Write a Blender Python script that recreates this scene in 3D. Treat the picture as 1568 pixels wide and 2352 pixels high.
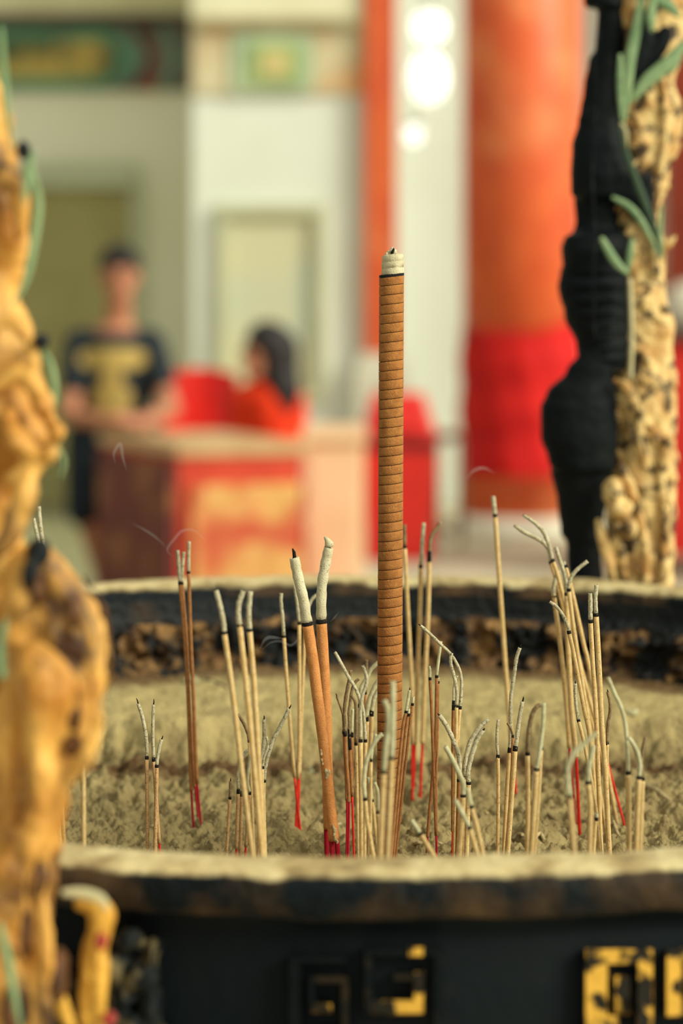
import bpy, bmesh, math, random
from mathutils import Vector, Matrix, noise

random.seed(7)
for o in list(bpy.data.objects):
    bpy.data.objects.remove(o, do_unlink=True)
SC = bpy.context.scene
COL = SC.collection

# ------------------------------------------------------------------ camera, light, exposure
FPX = 85.0 / 24.0 * 1568.0          # focal length in pixels of the 1568x2352 frame
H = 1.67                            # eye height (m)
HZ = 600.0                          # pixel row of the horizon
cam_d = bpy.data.cameras.new('camera')
cam = bpy.data.objects.new('camera', cam_d)
COL.objects.link(cam)
cam.location = (0, 0, H)
cam.rotation_euler = (math.pi / 2, 0, 0)
cam_d.sensor_fit = 'HORIZONTAL'
cam_d.sensor_width = 24.0
cam_d.lens = 85.0
cam_d.shift_y = -(1176.0 - HZ) / 1568.0
cam_d.clip_start = 0.05
cam_d.clip_end = 200
cam_d.dof.use_dof = True
cam_d.dof.focus_distance = 1.285
cam_d.dof.aperture_fstop = 5.8
SC.camera = cam

SC.view_settings.view_transform = 'Standard'
SC.view_settings.look = 'None'
SC.view_settings.exposure = 0.0
SC.view_settings.gamma = 1.0
SC.view_settings.use_curve_mapping = False

world = bpy.data.worlds.new('world')
SC.world = world
world.use_nodes = True
bg = world.node_tree.nodes['Background']
bg.inputs[0].default_value = (0.99, 1.0, 0.84, 1)
# the sky is open towards the right and screened by buildings on the left
wn_ = world.node_tree.nodes
wl_ = world.node_tree.links
wt_ = wn_.new('ShaderNodeTexCoord')
ws_ = wn_.new('ShaderNodeSeparateXYZ')
wr_ = wn_.new('ShaderNodeMapRange')
wr_.inputs['From Min'].default_value = -.8
wr_.inputs['From Max'].default_value = .8
wr_.inputs['To Min'].default_value = .36
wr_.inputs['To Max'].default_value = 1.06
wl_.new(wt_.outputs['Generated'], ws_.inputs[0])
wl_.new(ws_.outputs['X'], wr_.inputs['Value'])
wl_.new(wr_.outputs['Result'], bg.inputs[1])

sun_d = bpy.data.lights.new('sun', 'SUN')
sun_d.energy = 3.5
sun_d.color = (1.0, 0.96, 0.77)
sun_d.angle = math.radians(25)
sun = bpy.data.objects.new('sun', sun_d)
COL.objects.link(sun)
SUN_AZ, SUN_EL = math.radians(60), math.radians(31)      # azimuth from the viewing axis, towards the right
sdir = Vector((math.sin(SUN_AZ) * math.cos(SUN_EL), -math.cos(SUN_AZ) * math.cos(SUN_EL), math.sin(SUN_EL)))
sun.location = sdir * 20
sun.rotation_euler = sdir.to_track_quat('Z', 'Y').to_euler()


# ------------------------------------------------------------------ helpers
def P(px, py, Y):
    """world point that stands at depth Y on the sight line of pixel (px, py)"""
    return Vector(((px - 784.0) * Y / FPX, Y, H - (py - HZ) * Y / FPX))


def lin(r, g, b):
    f = lambda c: (c / 255 / 12.92) if c / 255 <= 0.04045 else ((c / 255 + 0.055) / 1.055) ** 2.4
    return (f(r), f(g), f(b), 1)


def catmull(pts, n=5):
    if len(pts) < 3:
        out = []
        for i in range(len(pts) - 1):
            for k in range(n):
                out.append(pts[i].lerp(pts[i + 1], k / n))
        return out + [pts[-1]]
    out = []
    for i in range(len(pts) - 1):
        p0 = pts[i - 1] if i else pts[0] * 2 - pts[1]
        p1, p2 = pts[i], pts[i + 1]
        p3 = pts[i + 2] if i + 2 < len(pts) else pts[-1] * 2 - pts[-2]
        for k in range(n):
            t = k / n
            out.append(0.5 * ((2 * p1) + (p2 - p0) * t + (2 * p0 - 5 * p1 + 4 * p2 - p3) * t * t + (3 * p1 - p0 - 3 * p2 + p3) * t ** 3))
    out.append(pts[-1])
    return out


def frames(pts):
    """a frame per point that does not twist"""
    res, prev = [], None
    for i, p in enumerate(pts):
        t = (pts[min(i + 1, len(pts) - 1)] - pts[max(i - 1, 0)])
        t = t.normalized() if t.length > 1e-9 else Vector((0, 0, 1))
        if prev is None:
            u = t.orthogonal().normalized()
        else:
            u = (prev - t * prev.dot(t))
            u = u.normalized() if u.length > 1e-9 else t.orthogonal().normalized()
        prev = u
        res.append((t, u, t.cross(u)))
    return res


def tube(bm, pts, rad, segs=10, caps=(True, True), mi=0, jit=0.0, hollow=False, hollow_mi=1, flat=None):
    """round tube; rad is a number, list or function of t; flat = (axis, factor) squashes it along a world axis"""
    N = len(pts)
    fr = frames(pts)
    rings = []
    for i, (p, (t, u, v)) in enumerate(zip(pts, fr)):
        r = rad(i / max(1, N - 1)) if callable(rad) else (rad[i] if isinstance(rad, (list, tuple)) else rad)
        ring = []
        for k in range(segs):
            a = 2 * math.pi * k / segs
            rr = r
            if jit:
                q = p * 900
                rr = r * (1 + jit * noise.noise(Vector((q.x * .8 + 3 * math.cos(a), q.y + 3 * math.sin(a), q.z * .8))))
            d = u * math.cos(a) * rr + v * math.sin(a) * rr
            if flat:
                d[flat[0]] *= flat[1]
            ring.append(bm.verts.new(p + d))
        rings.append(ring)
    for i in range(N - 1):
        for k in range(segs):
            f = bm.faces.new((rings[i][k], rings[i][(k + 1) % segs], rings[i + 1][(k + 1) % segs], rings[i + 1][k]))
            f.smooth = True
            f.material_index = mi
    if caps[0]:
        f = bm.faces.new(list(reversed(rings[0]))); f.material_index = mi
    if caps[1]:
        if hollow:
            t = fr[-1][0]
            r0 = rings[-1]
            c = pts[-1]
            rr = (r0[0].co - c).length
            a = [bm.verts.new(c + (q.co - c) * .58 + t * rr * .1 * random.uniform(-1, 1)) for q in r0]
            b = [bm.verts.new(c + (q.co - c) * .45 - t * rr * 1.6) for q in r0]
            for k in range(segs):
                k2 = (k + 1) % segs
                f = bm.faces.new((r0[k], r0[k2], a[k2], a[k])); f.material_index = mi
                f = bm.faces.new((a[k], a[k2], b[k2], b[k])); f.material_index = hollow_mi
            f = bm.faces.new(b); f.material_index = hollow_mi
        else:
            f = bm.faces.new(rings[-1]); f.material_index = mi
    return rings


def capsule(bm, a, b, ra, rb, segs=14, mi=0):
    a, b = Vector(a), Vector(b)
    d = (b - a)
    L = d.length
    d = d / L if L > 1e-9 else Vector((0, 0, 1))
    pts, rs = [], []
    for k in range(5):
        t = math.pi / 2 * (k / 4)
        pts.append(a - d * ra * math.cos(t)); rs.append(max(ra * math.sin(t), ra * .06))
    for k in range(5):
        t = math.pi / 2 * (k / 4)
        pts.append(b + d * rb * math.sin(t)); rs.append(max(rb * math.cos(t), rb * .06))
    tube(bm, pts, rs, segs, mi=mi)


def chain(bm, pts, rs, segs=14):
    for i in range(len(pts) - 1):
        capsule(bm, pts[i], pts[i + 1], rs[i], rs[i + 1], segs)


def blob(bm, c, r, rot=None, segs=16, rings=10, mi=0):
    m = Matrix.Translation(Vector(c)) @ (rot.to_4x4() if rot else Matrix.Identity(4)) @ Matrix.Diagonal((r[0], r[1], r[2], 1))
    res = bmesh.ops.create_uvsphere(bm, u_segments=segs, v_segments=rings, radius=1, matrix=m)
    for v in res['verts']:
        for f in v.link_faces:
            f.smooth = True
            f.material_index = mi


def box(bm, lo, hi, mi=0, M=None, bev=0.0):
    c = [(lo[i] + hi[i]) / 2 for i in range(3)]
    s = [abs(hi[i] - lo[i]) for i in range(3)]
    m = Matrix.Translation(c) @ Matrix.Diagonal((s[0], s[1], s[2], 1))
    if M is not None:
        m = M @ m
    res = bmesh.ops.create_cube(bm, size=1, matrix=m)
    fs = {f for v in res['verts'] for f in v.link_faces}
    for f in fs:
        f.material_index = mi
    if bev > 0:
        es = {e for v in res['verts'] for e in v.link_edges}
        bmesh.ops.bevel(bm, geom=list(es), offset=bev, segments=2, affect='EDGES', profile=.6)


def lathe(bm, prof, segs=96, c=(0, 0), a0=0, a1=2 * math.pi, mi=0, close=True):
    full = abs(a1 - a0 - 2 * math.pi) < 1e-6
    n = segs if full else segs + 1
    cols = []
    for k in range(n):
        a = a0 + (a1 - a0) * k / segs
        cols.append([bm.verts.new((c[0] + r * math.cos(a), c[1] + r * math.sin(a), z)) for r, z in prof])
    for k in range(segs):
        A, B = cols[k], cols[(k + 1) % n]
        for i in range(len(prof) - 1):
            f = bm.faces.new((A[i], B[i], B[i + 1], A[i + 1]))
            f.smooth = True
            f.material_index = mi
    return cols


def obj(name, bm, mats, parent=None, loc=None, recalc=True):
    if recalc:
        bmesh.ops.recalc_face_normals(bm, faces=bm.faces)
    me = bpy.data.meshes.new(name)
    if loc is not None:
        bmesh.ops.translate(bm, verts=bm.verts, vec=-Vector(loc))
    bm.to_mesh(me)
    bm.free()
    for m in (mats if isinstance(mats, (list, tuple)) else [mats]):
        me.materials.append(m)
    o = bpy.data.objects.new(name, me)
    COL.objects.link(o)
    if parent is not None:
        o.parent = parent
    elif loc is not None:
        o.location = loc
    return o


def tag(o, label, cat, group=None, kind=None):
    o['label'] = label
    o['category'] = cat
    if group:
        o['group'] = group
    if kind:
        o['kind'] = kind
    return o


def thing(name, label, cat, loc, group=None):
    o = bpy.data.objects.new(name, None)
    o.empty_display_size = .02
    o.location = loc
    COL.objects.link(o)
    return tag(o, label, cat, group)


def struct(name, bm, mats):
    o = obj(name, bm, mats)
    o['kind'] = 'structure'
    return o


def remesh(o, voxel, smooth=6, disp=None, size=.02, depth=2):
    m = o.modifiers.new('remesh', 'REMESH')
    m.mode = 'VOXEL'
    m.voxel_size = voxel
    m.use_smooth_shade = True
    s = o.modifiers.new('smooth', 'SMOOTH')
    s.factor = .6
    s.iterations = smooth
    if disp:
        tx = bpy.data.textures.new('relief', 'CLOUDS')
        tx.noise_scale = size
        tx.noise_depth = depth
        d = o.modifiers.new('relief', 'DISPLACE')
        d.texture = tx
        d.strength = disp
        d.mid_level = .5
    return o


# ------------------------------------------------------------------ materials
def new_mat(name):
    m = bpy.data.materials.new(name)
    m.use_nodes = True
    nt = m.node_tree
    return m, nt, nt.nodes['Principled BSDF']


def mat(name, c1, c2=None, scale=40, rough=.8, metal=0.0, bump=0.0, bscale=None, lo=.4, hi=.62, detail=5, c3=None, s3=None, lo3=.55, hi3=.65, spec=.3, stretch=None):
    """surface with one noise between two own colours, an optional third colour in patches, and a bump"""
    m, nt, b = new_mat(name)
    N, L = nt.nodes, nt.links
    b.inputs['Roughness'].default_value = rough
    b.inputs['Metallic'].default_value = metal
    b.inputs['Specular IOR Level'].default_value = spec
    b.inputs['Base Color'].default_value = c1
    tc = N.new('ShaderNodeTexCoord')
    src = tc.outputs['Object']
    if stretch:
        mp = N.new('ShaderNodeMapping')
        mp.inputs['Scale'].default_value = stretch
        L.new(src, mp.inputs['Vector'])
        src = mp.outputs['Vector']
    if c2:
        n = N.new('ShaderNodeTexNoise')
        n.inputs['Scale'].default_value = scale
        n.inputs['Detail'].default_value = detail
        r = N.new('ShaderNodeValToRGB')
        r.color_ramp.elements[0].position = lo
        r.color_ramp.elements[1].position = hi
        r.color_ramp.elements[0].color = c1
        r.color_ramp.elements[1].color = c2
        L.new(src, n.inputs['Vector'])
        L.new(n.outputs['Fac'], r.inputs['Fac'])
        out = r.outputs['Color']
        if c3:
            n3 = N.new('ShaderNodeTexNoise')
            n3.inputs['Scale'].default_value = s3
            n3.inputs['Detail'].default_value = 6
            mr = N.new('ShaderNodeMapRange')
            mr.inputs['From Min'].default_value = lo3
            mr.inputs['From Max'].default_value = hi3
            mx = N.new('ShaderNodeMix')
            mx.data_type = 'RGBA'
            L.new(src, n3.inputs['Vector'])
            L.new(n3.outputs['Fac'], mr.inputs['Value'])
            L.new(mr.outputs['Result'], mx.inputs[0])
            L.new(out, mx.inputs[6])
            mx.inputs[7].default_value = c3
            out = mx.outputs[2]
        L.new(out, b.inputs['Base Color'])
    if bump:
        nb = N.new('ShaderNodeTexNoise')
        nb.inputs['Scale'].default_value = bscale or scale * 2
        nb.inputs['Detail'].default_value = 6
        bp = N.new('ShaderNodeBump')
        bp.inputs['Strength'].default_value = 1
        bp.inputs['Distance'].default_value = bump
        L.new(src, nb.inputs['Vector'])
        L.new(nb.outputs['Fac'], bp.inputs['Height'])
        L.new(bp.outputs['Normal'], b.inputs['Normal'])
    return m


M = {}
M['tan'] = mat('incense_tan', lin(222, 192, 134), lin(208, 174, 114), 300, .9, bump=.0002, bscale=1500, c3=lin(166, 126, 82), s3=900, lo3=.58, hi3=.7)
M['speck'] = mat('incense_speckled', lin(204, 166, 116), lin(186, 146, 98), 350, .9, bump=.0002, bscale=1500, c3=lin(124, 90, 58), s3=1300, lo3=.58, hi3=.66)
M['brown'] = mat('incense_brown', lin(170, 118, 70), lin(152, 102, 58), 300, .9, bump=.0002, bscale=1500, c3=lin(120, 76, 42), s3=1100, lo3=.6, hi3=.7)
M['orange'] = mat('incense_thick', lin(216, 148, 86), lin(204, 136, 76), 260, .92, bump=.0003, bscale=1800, c3=lin(176, 108, 56), s3=1500, lo3=.55, hi3=.7)
M['giant'] = mat('incense_giant', lin(174, 116, 60), lin(156, 100, 50), 220, .92, bump=.0005, bscale=1600, c3=lin(212, 152, 84), s3=1400, lo3=.6, hi3=.75)
M['cut'] = mat('saw_cut', lin(70, 40, 18), lin(50, 28, 12), 300, .95)
M['ash'] = mat('burnt_ash', lin(202, 194, 162), lin(180, 170, 136), 350, .95, bump=.0003, bscale=1500, c3=lin(112, 102, 76), s3=1000, lo3=.54, hi3=.66)
M['ashthick'] = mat('burnt_ash_thick', lin(216, 208, 174), lin(198, 188, 152), 120, .95, bump=.0004, bscale=1500, c3=lin(150, 140, 110), s3=900, lo3=.60, hi3=.72)
M['ashbrown'] = mat('burnt_ash_brown', lin(150, 128, 92), lin(122, 100, 70), 400, .95, bump=.0003, bscale=1500, c3=lin(90, 74, 52), s3=1100, lo3=.58, hi3=.68)
M['ashpale'] = mat('burnt_ash_pale', lin(202, 198, 158), lin(182, 176, 136), 300, .95, bump=.0002, bscale=1500)
M['char'] = mat('char', lin(18, 17, 16), lin(32, 27, 24), 900, .9, bump=.0002, bscale=2000)
M['red'] = mat('red_stem', lin(226, 48, 24), lin(204, 30, 22), 200, .7)
M['crimson'] = mat('crimson_stem', lin(178, 16, 40), lin(160, 14, 34), 200, .7)
M['dirt'] = mat('ash_crust', lin(190, 172, 130), lin(166, 146, 104), 500, .95, bump=.0006, bscale=1200)


# ------------------------------------------------------------------ room shell far behind: floor, walls
WALL = mat('cream_plaster', lin(230, 234, 222), lin(222, 228, 212), 1.5, .9)
WALLG = mat('cool_plaster', lin(224, 234, 224), lin(218, 228, 216), 1.2, .9)
FLOOR = mat('pale_paving', lin(205, 196, 170), lin(180, 172, 148), 2.0, .9, c3=lin(190, 120, 100), s3=.8, lo3=.62, hi3=.72)
STONE = mat('pale_stone', lin(226, 224, 206), lin(206, 204, 184), 4, .85)
REDP = mat('red_paint', lin(228, 106, 54), lin(216, 88, 46), 3, .45, c3=lin(236, 136, 84), s3=2, lo3=.55, hi3=.7, spec=.4)

bm = bmesh.new()
box(bm, (-8, -3, -.05), (8, 22, 0))
struct('floor', bm, FLOOR)
Yp, Yl, Yr = 15.0, 16.3, 16.6
xc = P(441, 0, Yp).x
bm = bmesh.new()
box(bm, (-8, Yl + .001, 0), (xc, Yl + .2, 5.2))
struct('wall_left', bm, mat('shade_side_plaster', lin(244, 242, 216), lin(238, 236, 206), 1.5, .9))
bm = bmesh.new()
box(bm, (xc, Yp, 0), (P(838, 0, Yp).x, Yr + .4, 5.2), bev=.01)
struct('wall_pier', bm, WALL)
bm = bmesh.new()
box(bm, (P(838, 0, Yp).x, Yr, 0), (8, Yr + .2, 5.2))
struct('wall_back', bm, WALLG)

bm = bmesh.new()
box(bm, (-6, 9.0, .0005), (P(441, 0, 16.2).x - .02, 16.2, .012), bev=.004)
o = obj('floor_shade', bm, mat('olive_floor_shade', lin(150, 148, 112), lin(138, 136, 100), 4, .9))  # thin sheet added to give the floor its shade by colour
tag(o, 'wide olive sheet painting the floor shade before the grey green roller shutter', 'floor shade')

# dark moulding and pale beam above the frieze
DARKW = mat('dark_timber', lin(92, 74, 62), lin(70, 56, 50), 3, .8)
bm = bmesh.new()
box(bm, (-8, Yl - .16, P(0, 52, Yl).z), (xc - .01, Yl, P(0, 38, Yl).z))
box(bm, (-8, Yl - .10, P(0, 36, Yl).z), (xc - .01, Yl, P(0, -120, Yl).z), mi=1)
o = obj('trim_1', bm, [DARKW, mat('pale_beam', lin(228, 222, 178), lin(214, 206, 160), 2, .85)])
o['kind'] = 'structure'
bm = bmesh.new()
box(bm, (xc + .002, Yp - .10, P(0, 60, Yp).z), (P(832, 0, Yp).x, Yp, P(0, 44, Yp).z))
box(bm, (xc + .002, Yp - .06, P(0, 42, Yp).z), (P(832, 0, Yp).x, Yp, P(0, -120, Yp).z), mi=1)
o = obj('trim_2', bm, [mat('pale_timber', lin(180, 168, 128), lin(160, 148, 110), 3, .8), mat('pale_beam_lit', lin(232, 228, 196), lin(222, 218, 184), 2, .85)])
o['kind'] = 'structure'


def plate(px0, py0, px1, py1, Y, th, bm=None, mi=0, chamfer=None):
    """raised board given by its outline in the wall plane at depth Y, th thick towards the viewer"""
    bm = bm or bmesh.new()
    if chamfer:
        pts = [(px0, py0), (px1 - chamfer, py0), (px1, (py0 + py1) / 2), (px1 - chamfer, py1), (px0, py1)]
    else:
        pts = [(px0, py0), (px1, py0), (px1, py1), (px0, py1)]
    vs = [bm.verts.new(P(x, y, Y)) for x, y in pts]
    vb = [bm.verts.new(v.co + Vector((0, -th, 0))) for v in vs]
    n = len(vs)
    fs = [bm.faces.new(vs), bm.faces.new(vb)] + [bm.faces.new((vs[i], vs[(i + 1) % n], vb[(i + 1) % n], vb[i])) for i in range(n)]
    for f in fs:
        f.material_index = mi
    return bm


GREEN = mat('frieze_green', lin(104, 158, 122), lin(88, 138, 112), 4, .8)
TEAL = mat('frieze_teal', lin(120, 150, 130), lin(98, 130, 116), 5, .8)
OLIVE = mat('frieze_scene', lin(196, 170, 92), lin(84, 96, 62), 3.2, .8, c3=lin(60, 66, 66), s3=2.4, lo3=.5, hi3=.58, lo=.42, hi=.58)
GREYB = mat('frieze_ground', lin(132, 126, 108), lin(112, 104, 92), 5, .8, c3=lin(150, 80, 66), s3=4, lo3=.55, hi3=.62)
MAROON = mat('frieze_maroon', lin(120, 66, 56), lin(98, 56, 50), 5, .8)
fz = thing('painted_frieze', 'painted frieze with green bordered scene and maroon chevrons on the shaded wall', 'frieze', P(200, 215, Yl))
fl = Vector(fz.location)
obj('frieze_board', plate(-900, 55, 436, 208, Yl - .001, .04), GREYB, fz, fl)
obj('green_border', plate(-900, 64, 312, 204, Yl - .04, .02, chamfer=60), GREEN, fz, fl)
obj('painted_scene', plate(-900, 92, 272, 178, Yl - .06, .015, chamfer=30), OLIVE, fz, fl)
for x, mm in ((330, TEAL), (356, MAROON), (410, TEAL)):
    b = bmesh.new()
    pts = [(x - 50, 60), (x - 28, 60), (x + 6, 131), (x - 28, 204), (x - 50, 204), (x - 16, 131)]
    vs = [b.verts.new(P(px, py, Yl - .04)) for px, py in pts]
    vb = [b.verts.new(v.co + Vector((0, -.02, 0))) for v in vs]
    b.faces.new(vs); b.faces.new(vb)
    for i in range(6):
        b.faces.new((vs[i], vs[(i + 1) % 6], vb[(i + 1) % 6], vb[i]))
    obj('chevron', b, mm, fz, fl)
fz = thing('painted_frieze', 'pale painted frieze with green framed yellow medallion on the sunlit pier', 'frieze', P(630, 215, Yp))
fl = Vector(fz.location)
obj('frieze_board', plate(444, 62, 832, 216, Yp, .03), mat('frieze_pale', lin(216, 206, 170), lin(206, 186, 146), 4, .8, c3=lin(222, 170, 116), s3=3, lo3=.52, hi3=.64), fz, fl)
obj('green_border', plate(530, 78, 722, 214, Yp - .03, .02), mat('frieze_mint', lin(186, 202, 168), lin(172, 190, 158), 4, .8), fz, fl)
obj('medallion', plate(566, 100, 692, 196, Yp - .05, .015), mat('frieze_leaf', lin(166, 186, 124), lin(150, 174, 118), 5, .8), fz, fl)
obj('medallion_center', plate(600, 118, 664, 176, Yp - .065, .012), mat('frieze_yellow', lin(208, 194, 132), lin(196, 182, 120), 5, .8), fz, fl)

# roller shutter (door) in the left wall
SHUT = mat('shutter_paint', lin(186, 178, 126), lin(176, 168, 118), 3, .7)
dr = bpy.data.objects.new('door_1', None); COL.objects.link(dr)
dr.location = P(150, 1183, Yl); dr['kind'] = 'structure'
fl = Vector(dr.location)
bm = bmesh.new()
z, k = 0.02, 0
zt = P(0, 432, Yl).z
while z < zt:
    z2 = min(z + .055, zt)
    x0, x1 = P(-420, 0, Yl).x, P(300, 0, Yl).x
    vs = [bm.verts.new(p) for p in ((x0, Yl - .03, z), (x1, Yl - .03, z), (x1, Yl - .055, z + .03), (x0, Yl - .055, z + .03), (x1, Yl - .03, z2), (x0, Yl - .03, z2))]
    bm.faces.new((vs[0], vs[1], vs[2], vs[3])); bm.faces.new((vs[3], vs[2], vs[4], vs[5]))
    z = z2
obj('shutter_slats', bm, SHUT, dr, fl)
bm = bmesh.new()
box(bm, (x0 - .1, Yl - .14, zt), (x1 + .05, Yl - .002, zt + .16))
box(bm, (x1, Yl - .09, 0), (x1 + .08, Yl - .002, zt))
obj('shutter_frame', bm, mat('shutter_frame_paint', lin(196, 200, 168), lin(186, 190, 158), 3, .7), dr, fl)

# window board on the pier
wn = bpy.data.objects.new('window_1', None); COL.objects.link(wn)
wn.location = P(620, 900, Yp); wn['kind'] = 'structure'
fl = Vector(wn.location)
bm = bmesh.new()
for a in ((498, 470, 520, 920), (724, 470, 746, 920), (520, 470, 724, 494), (520, 896, 724, 920)):
    plate(*a, Yp - .001, .06, bm)
obj('window_frame', bm, mat('window_frame_paint', lin(196, 198, 164), lin(186, 188, 154), 3, .6), wn, fl)
obj('window_pane', plate(520, 494, 724, 896, Yp - .002, .01),
    mat('window_posters', lin(208, 206, 170), lin(194, 204, 184), 1.6, .5, lo=.45, hi=.6, c3=lin(140, 166, 168), s3=2.2, lo3=.62, hi3=.68), wn, fl)

# slim red pillar on its stone base
Yq = 14.94
sp = thing('red_pillar', 'slim orange red square pillar standing on a white stone base', 'pillar', (P(874, 0, Yq).x, Yq, 0))
fl = Vector(sp.location)
bm = bmesh.new()
box(bm, (P(838, 0, Yq).x, Yq - .05, P(0, 812, Yq).z), (P(911, 0, Yq).x, Yq + .05, 5.0), bev=.012)
obj('shaft', bm, REDP, sp, fl)
bm = bmesh.new()
box(bm, (P(812, 0, Yq).x, Yq - .09, 0), (P(938, 0, Yq).x, Yq + .05, P(0, 840, Yq).z), bev=.02)
box(bm, (P(822, 0, Yq).x, Yq - .07, P(0, 841, Yq).z), (P(926, 0, Yq).x, Yq + .05, P(0, 812, Yq).z), bev=.01)
obj('stone_base', bm, STONE, sp, fl)

# big round red pillar with a red cloth tied round it
Yb = 14.9
cx = P(1196, 0, Yb).x
rb = 134 * Yb / FPX
bpil = thing('red_pillar', 'big round red pillar faded to orange, wrapped in a red cloth', 'pillar', (cx, Yb, 0))
fl = Vector(bpil.location)
bm = bmesh.new()
zb = P(0, 1225, Yb).z
lathe(bm, [(0.001, 5.0), (rb, 5.0), (rb * 1.0, 2.5), (rb * 1.0, .12), (.001, .12)], 64, (cx, Yb))
obj('shaft', bm, REDP, bpil, fl)
bm = bmesh.new()
prof = []
z0, z1 = P(0, 1085, Yb).z, P(0, 742, Yb).z
for i in range(25):
    t = i / 24
    prof.append((rb * (1.035 + .02 * math.sin(t * 19) + .02 * (1 - t)), z0 + (z1 - z0) * t))
cols = lathe(bm, prof, 96, (cx, Yb))
for k, c in enumerate(cols):
    for v in c:
        a = 2 * math.pi * k / 96
        d = 1 + .012 * math.sin(11 * a + v.co.z * 6)
        v.co.x = cx + (v.co.x - cx) * d
        v.co.y = Yb + (v.co.y - Yb) * d
        if v.co.z > z1 - .02:
            v.co.z += .10 * math.cos(a - .6)
obj('red_cloth', bm, mat('red_cloth', lin(214, 30, 26), lin(196, 22, 24), 6, .8), bpil, fl)
bm = bmesh.new()
lathe(bm, [(0.001, .12), (rb * 1.1, .12), (rb * 1.22, .06), (rb * 1.25, 0), (.001, 0)], 48, (cx, Yb))
obj('stone_base', bm, STONE, bpil, fl)

Ye = 16.15
bm = bmesh.new()
ce = P(1650, 0, Ye).x
re_ = 122 * Ye / FPX
lathe(bm, [(.001, 5.0), (re_, 5.0), (re_, .12), (.001, .12)], 48, (ce, Ye))
ep = thing('red_pillar', 'round red pillar partly seen beyond the gilded edge of the far dragon column', 'pillar', (ce, Ye, 0))
obj('shaft', bm, mat('dull_red_paint', lin(172, 72, 48), lin(152, 60, 42), 3, .5), ep, Vector(ep.location))
bm = bmesh.new()
lathe(bm, [(0.001, .12), (re_ * 1.1, .12), (re_ * 1.22, .06), (re_ * 1.25, 0), (.001, 0)], 48, (ce, Ye))
obj('stone_base', bm, STONE, ep, Vector(ep.location))

# red altar table and white sack far right
Yt = 13.0
tb = thing('altar_table', 'long red draped table beyond the soot black dragon column', 'table', P(1640, 1340, Yt))
tb.location.z = 0
fl = Vector(tb.location)
RED2 = mat('red_drape', lin(206, 40, 30), lin(186, 30, 26), 3, .7)
bm = bmesh.new()
box(bm, (P(1470, 0, Yt).x, Yt - .3, .12), (P(1900, 0, Yt).x, Yt + .4, P(0, 775, Yt).z), bev=.02)
obj('drape', bm, RED2, tb, fl)
bm = bmesh.new()
box(bm, (P(1455, 0, Yt).x, Yt - .36, P(0, 775, Yt).z), (P(1915, 0, Yt).x, Yt + .45, P(0, 762, Yt).z), bev=.01)
obj('tabletop', bm, DARKW, tb, fl)
for sx in (1490, 1880):
    for sy in (-.2, .3):
        bm = bmesh.new()
        box(bm, (P(sx, 0, Yt).x - .03, Yt + sy - .03, 0), (P(sx, 0, Yt).x + .03, Yt + sy + .03, .12))
        obj('leg', bm, DARKW, tb, fl)
bm = bmesh.new()
c = P(1565, 762, Yt)
lathe(bm, [(.001, 0), (.12, .01), (.155, .08), (.14, .19), (.09, .24), (.05, .26), (.001, .262)], 32)
o = obj('cloth_bag', bm, mat('white_cloth', lin(232, 226, 206), lin(218, 212, 192), 10, .9, bump=.02, bscale=12))
o.location = (c.x + .05, Yt, c.z + .004)
tag(o, 'white cloth bag sitting on the red draped table', 'bag')

# added glowing shapes for the bright sky gaps and a highlight between the pillars
GLOW, nt, b = new_mat('spot_glow')
b.inputs['Base Color'].default_value = lin(240, 240, 225)
b.inputs['Emission Color'].default_value = (.95, 1.0, .92, 1)
b.inputs['Emission Strength'].default_value = 1.5
CORD = mat('cord', lin(90, 84, 70), lin(70, 64, 54), 30, .8)


def light_spot(px, py, w, h, label, Y):
    c = P(px, py, Y)
    s = Y / FPX
    t = thing('bright_spot', label, 'light_spot', (c.x, Y, c.z - h / 2 * s), 'glowing shapes added between the red pillars')
    fl = Vector(t.location)
    bm = bmesh.new()
    prof = []
    for i in range(17):
        a = math.pi * i / 16
        prof.append((max(.002, w / 2 * s * math.sin(a) ** .8 * (1 + .02 * math.cos(i * math.pi))), c.z - h / 2 * s * math.cos(a)))
    lathe(bm, prof, 32, (c.x, Y))
    obj('spot_shell', bm, GLOW, t, fl)
    bm = bmesh.new()
    lathe(bm, [(.001, c.z + h / 2 * s - .01), (.035, c.z + h / 2 * s - .01), (.035, c.z + h / 2 * s + .02), (.001, c.z + h / 2 * s + .02)], 16, (c.x, Y))
    tube(bm, [Vector((c.x, Y, c.z + h / 2 * s)), Vector((c.x, Y, 5.0))], .004, 6)
    obj('cord', bm, CORD, t, fl)


light_spot(985, 62, 74, 70, 'round glowing white shape added for the highest bright gap between the red pillars', 16.0)
light_spot(983, 178, 84, 112, 'tall glowing white shape added for the bright gap below the highest round one', 15.7)
light_spot(949, 308, 40, 44, 'small glowing white shape added for a highlight, lowest, close to the slim red pillar', 15.3)

# bin with a swing lid
Yn = 13.6
bx = P(914, 0, Yn).x
bn = thing('rubbish_bin', 'red plastic rubbish bin with tapered swing lid before the slim pillar', 'bin', (bx, Yn, 0))
fl = Vector(bn.location)
BINR = mat('red_plastic', lin(226, 36, 26), lin(212, 30, 24), 8, .35, spec=.5)
BIND = mat('dark_red_plastic', lin(136, 20, 24), lin(120, 18, 22), 8, .4, spec=.5)


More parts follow.
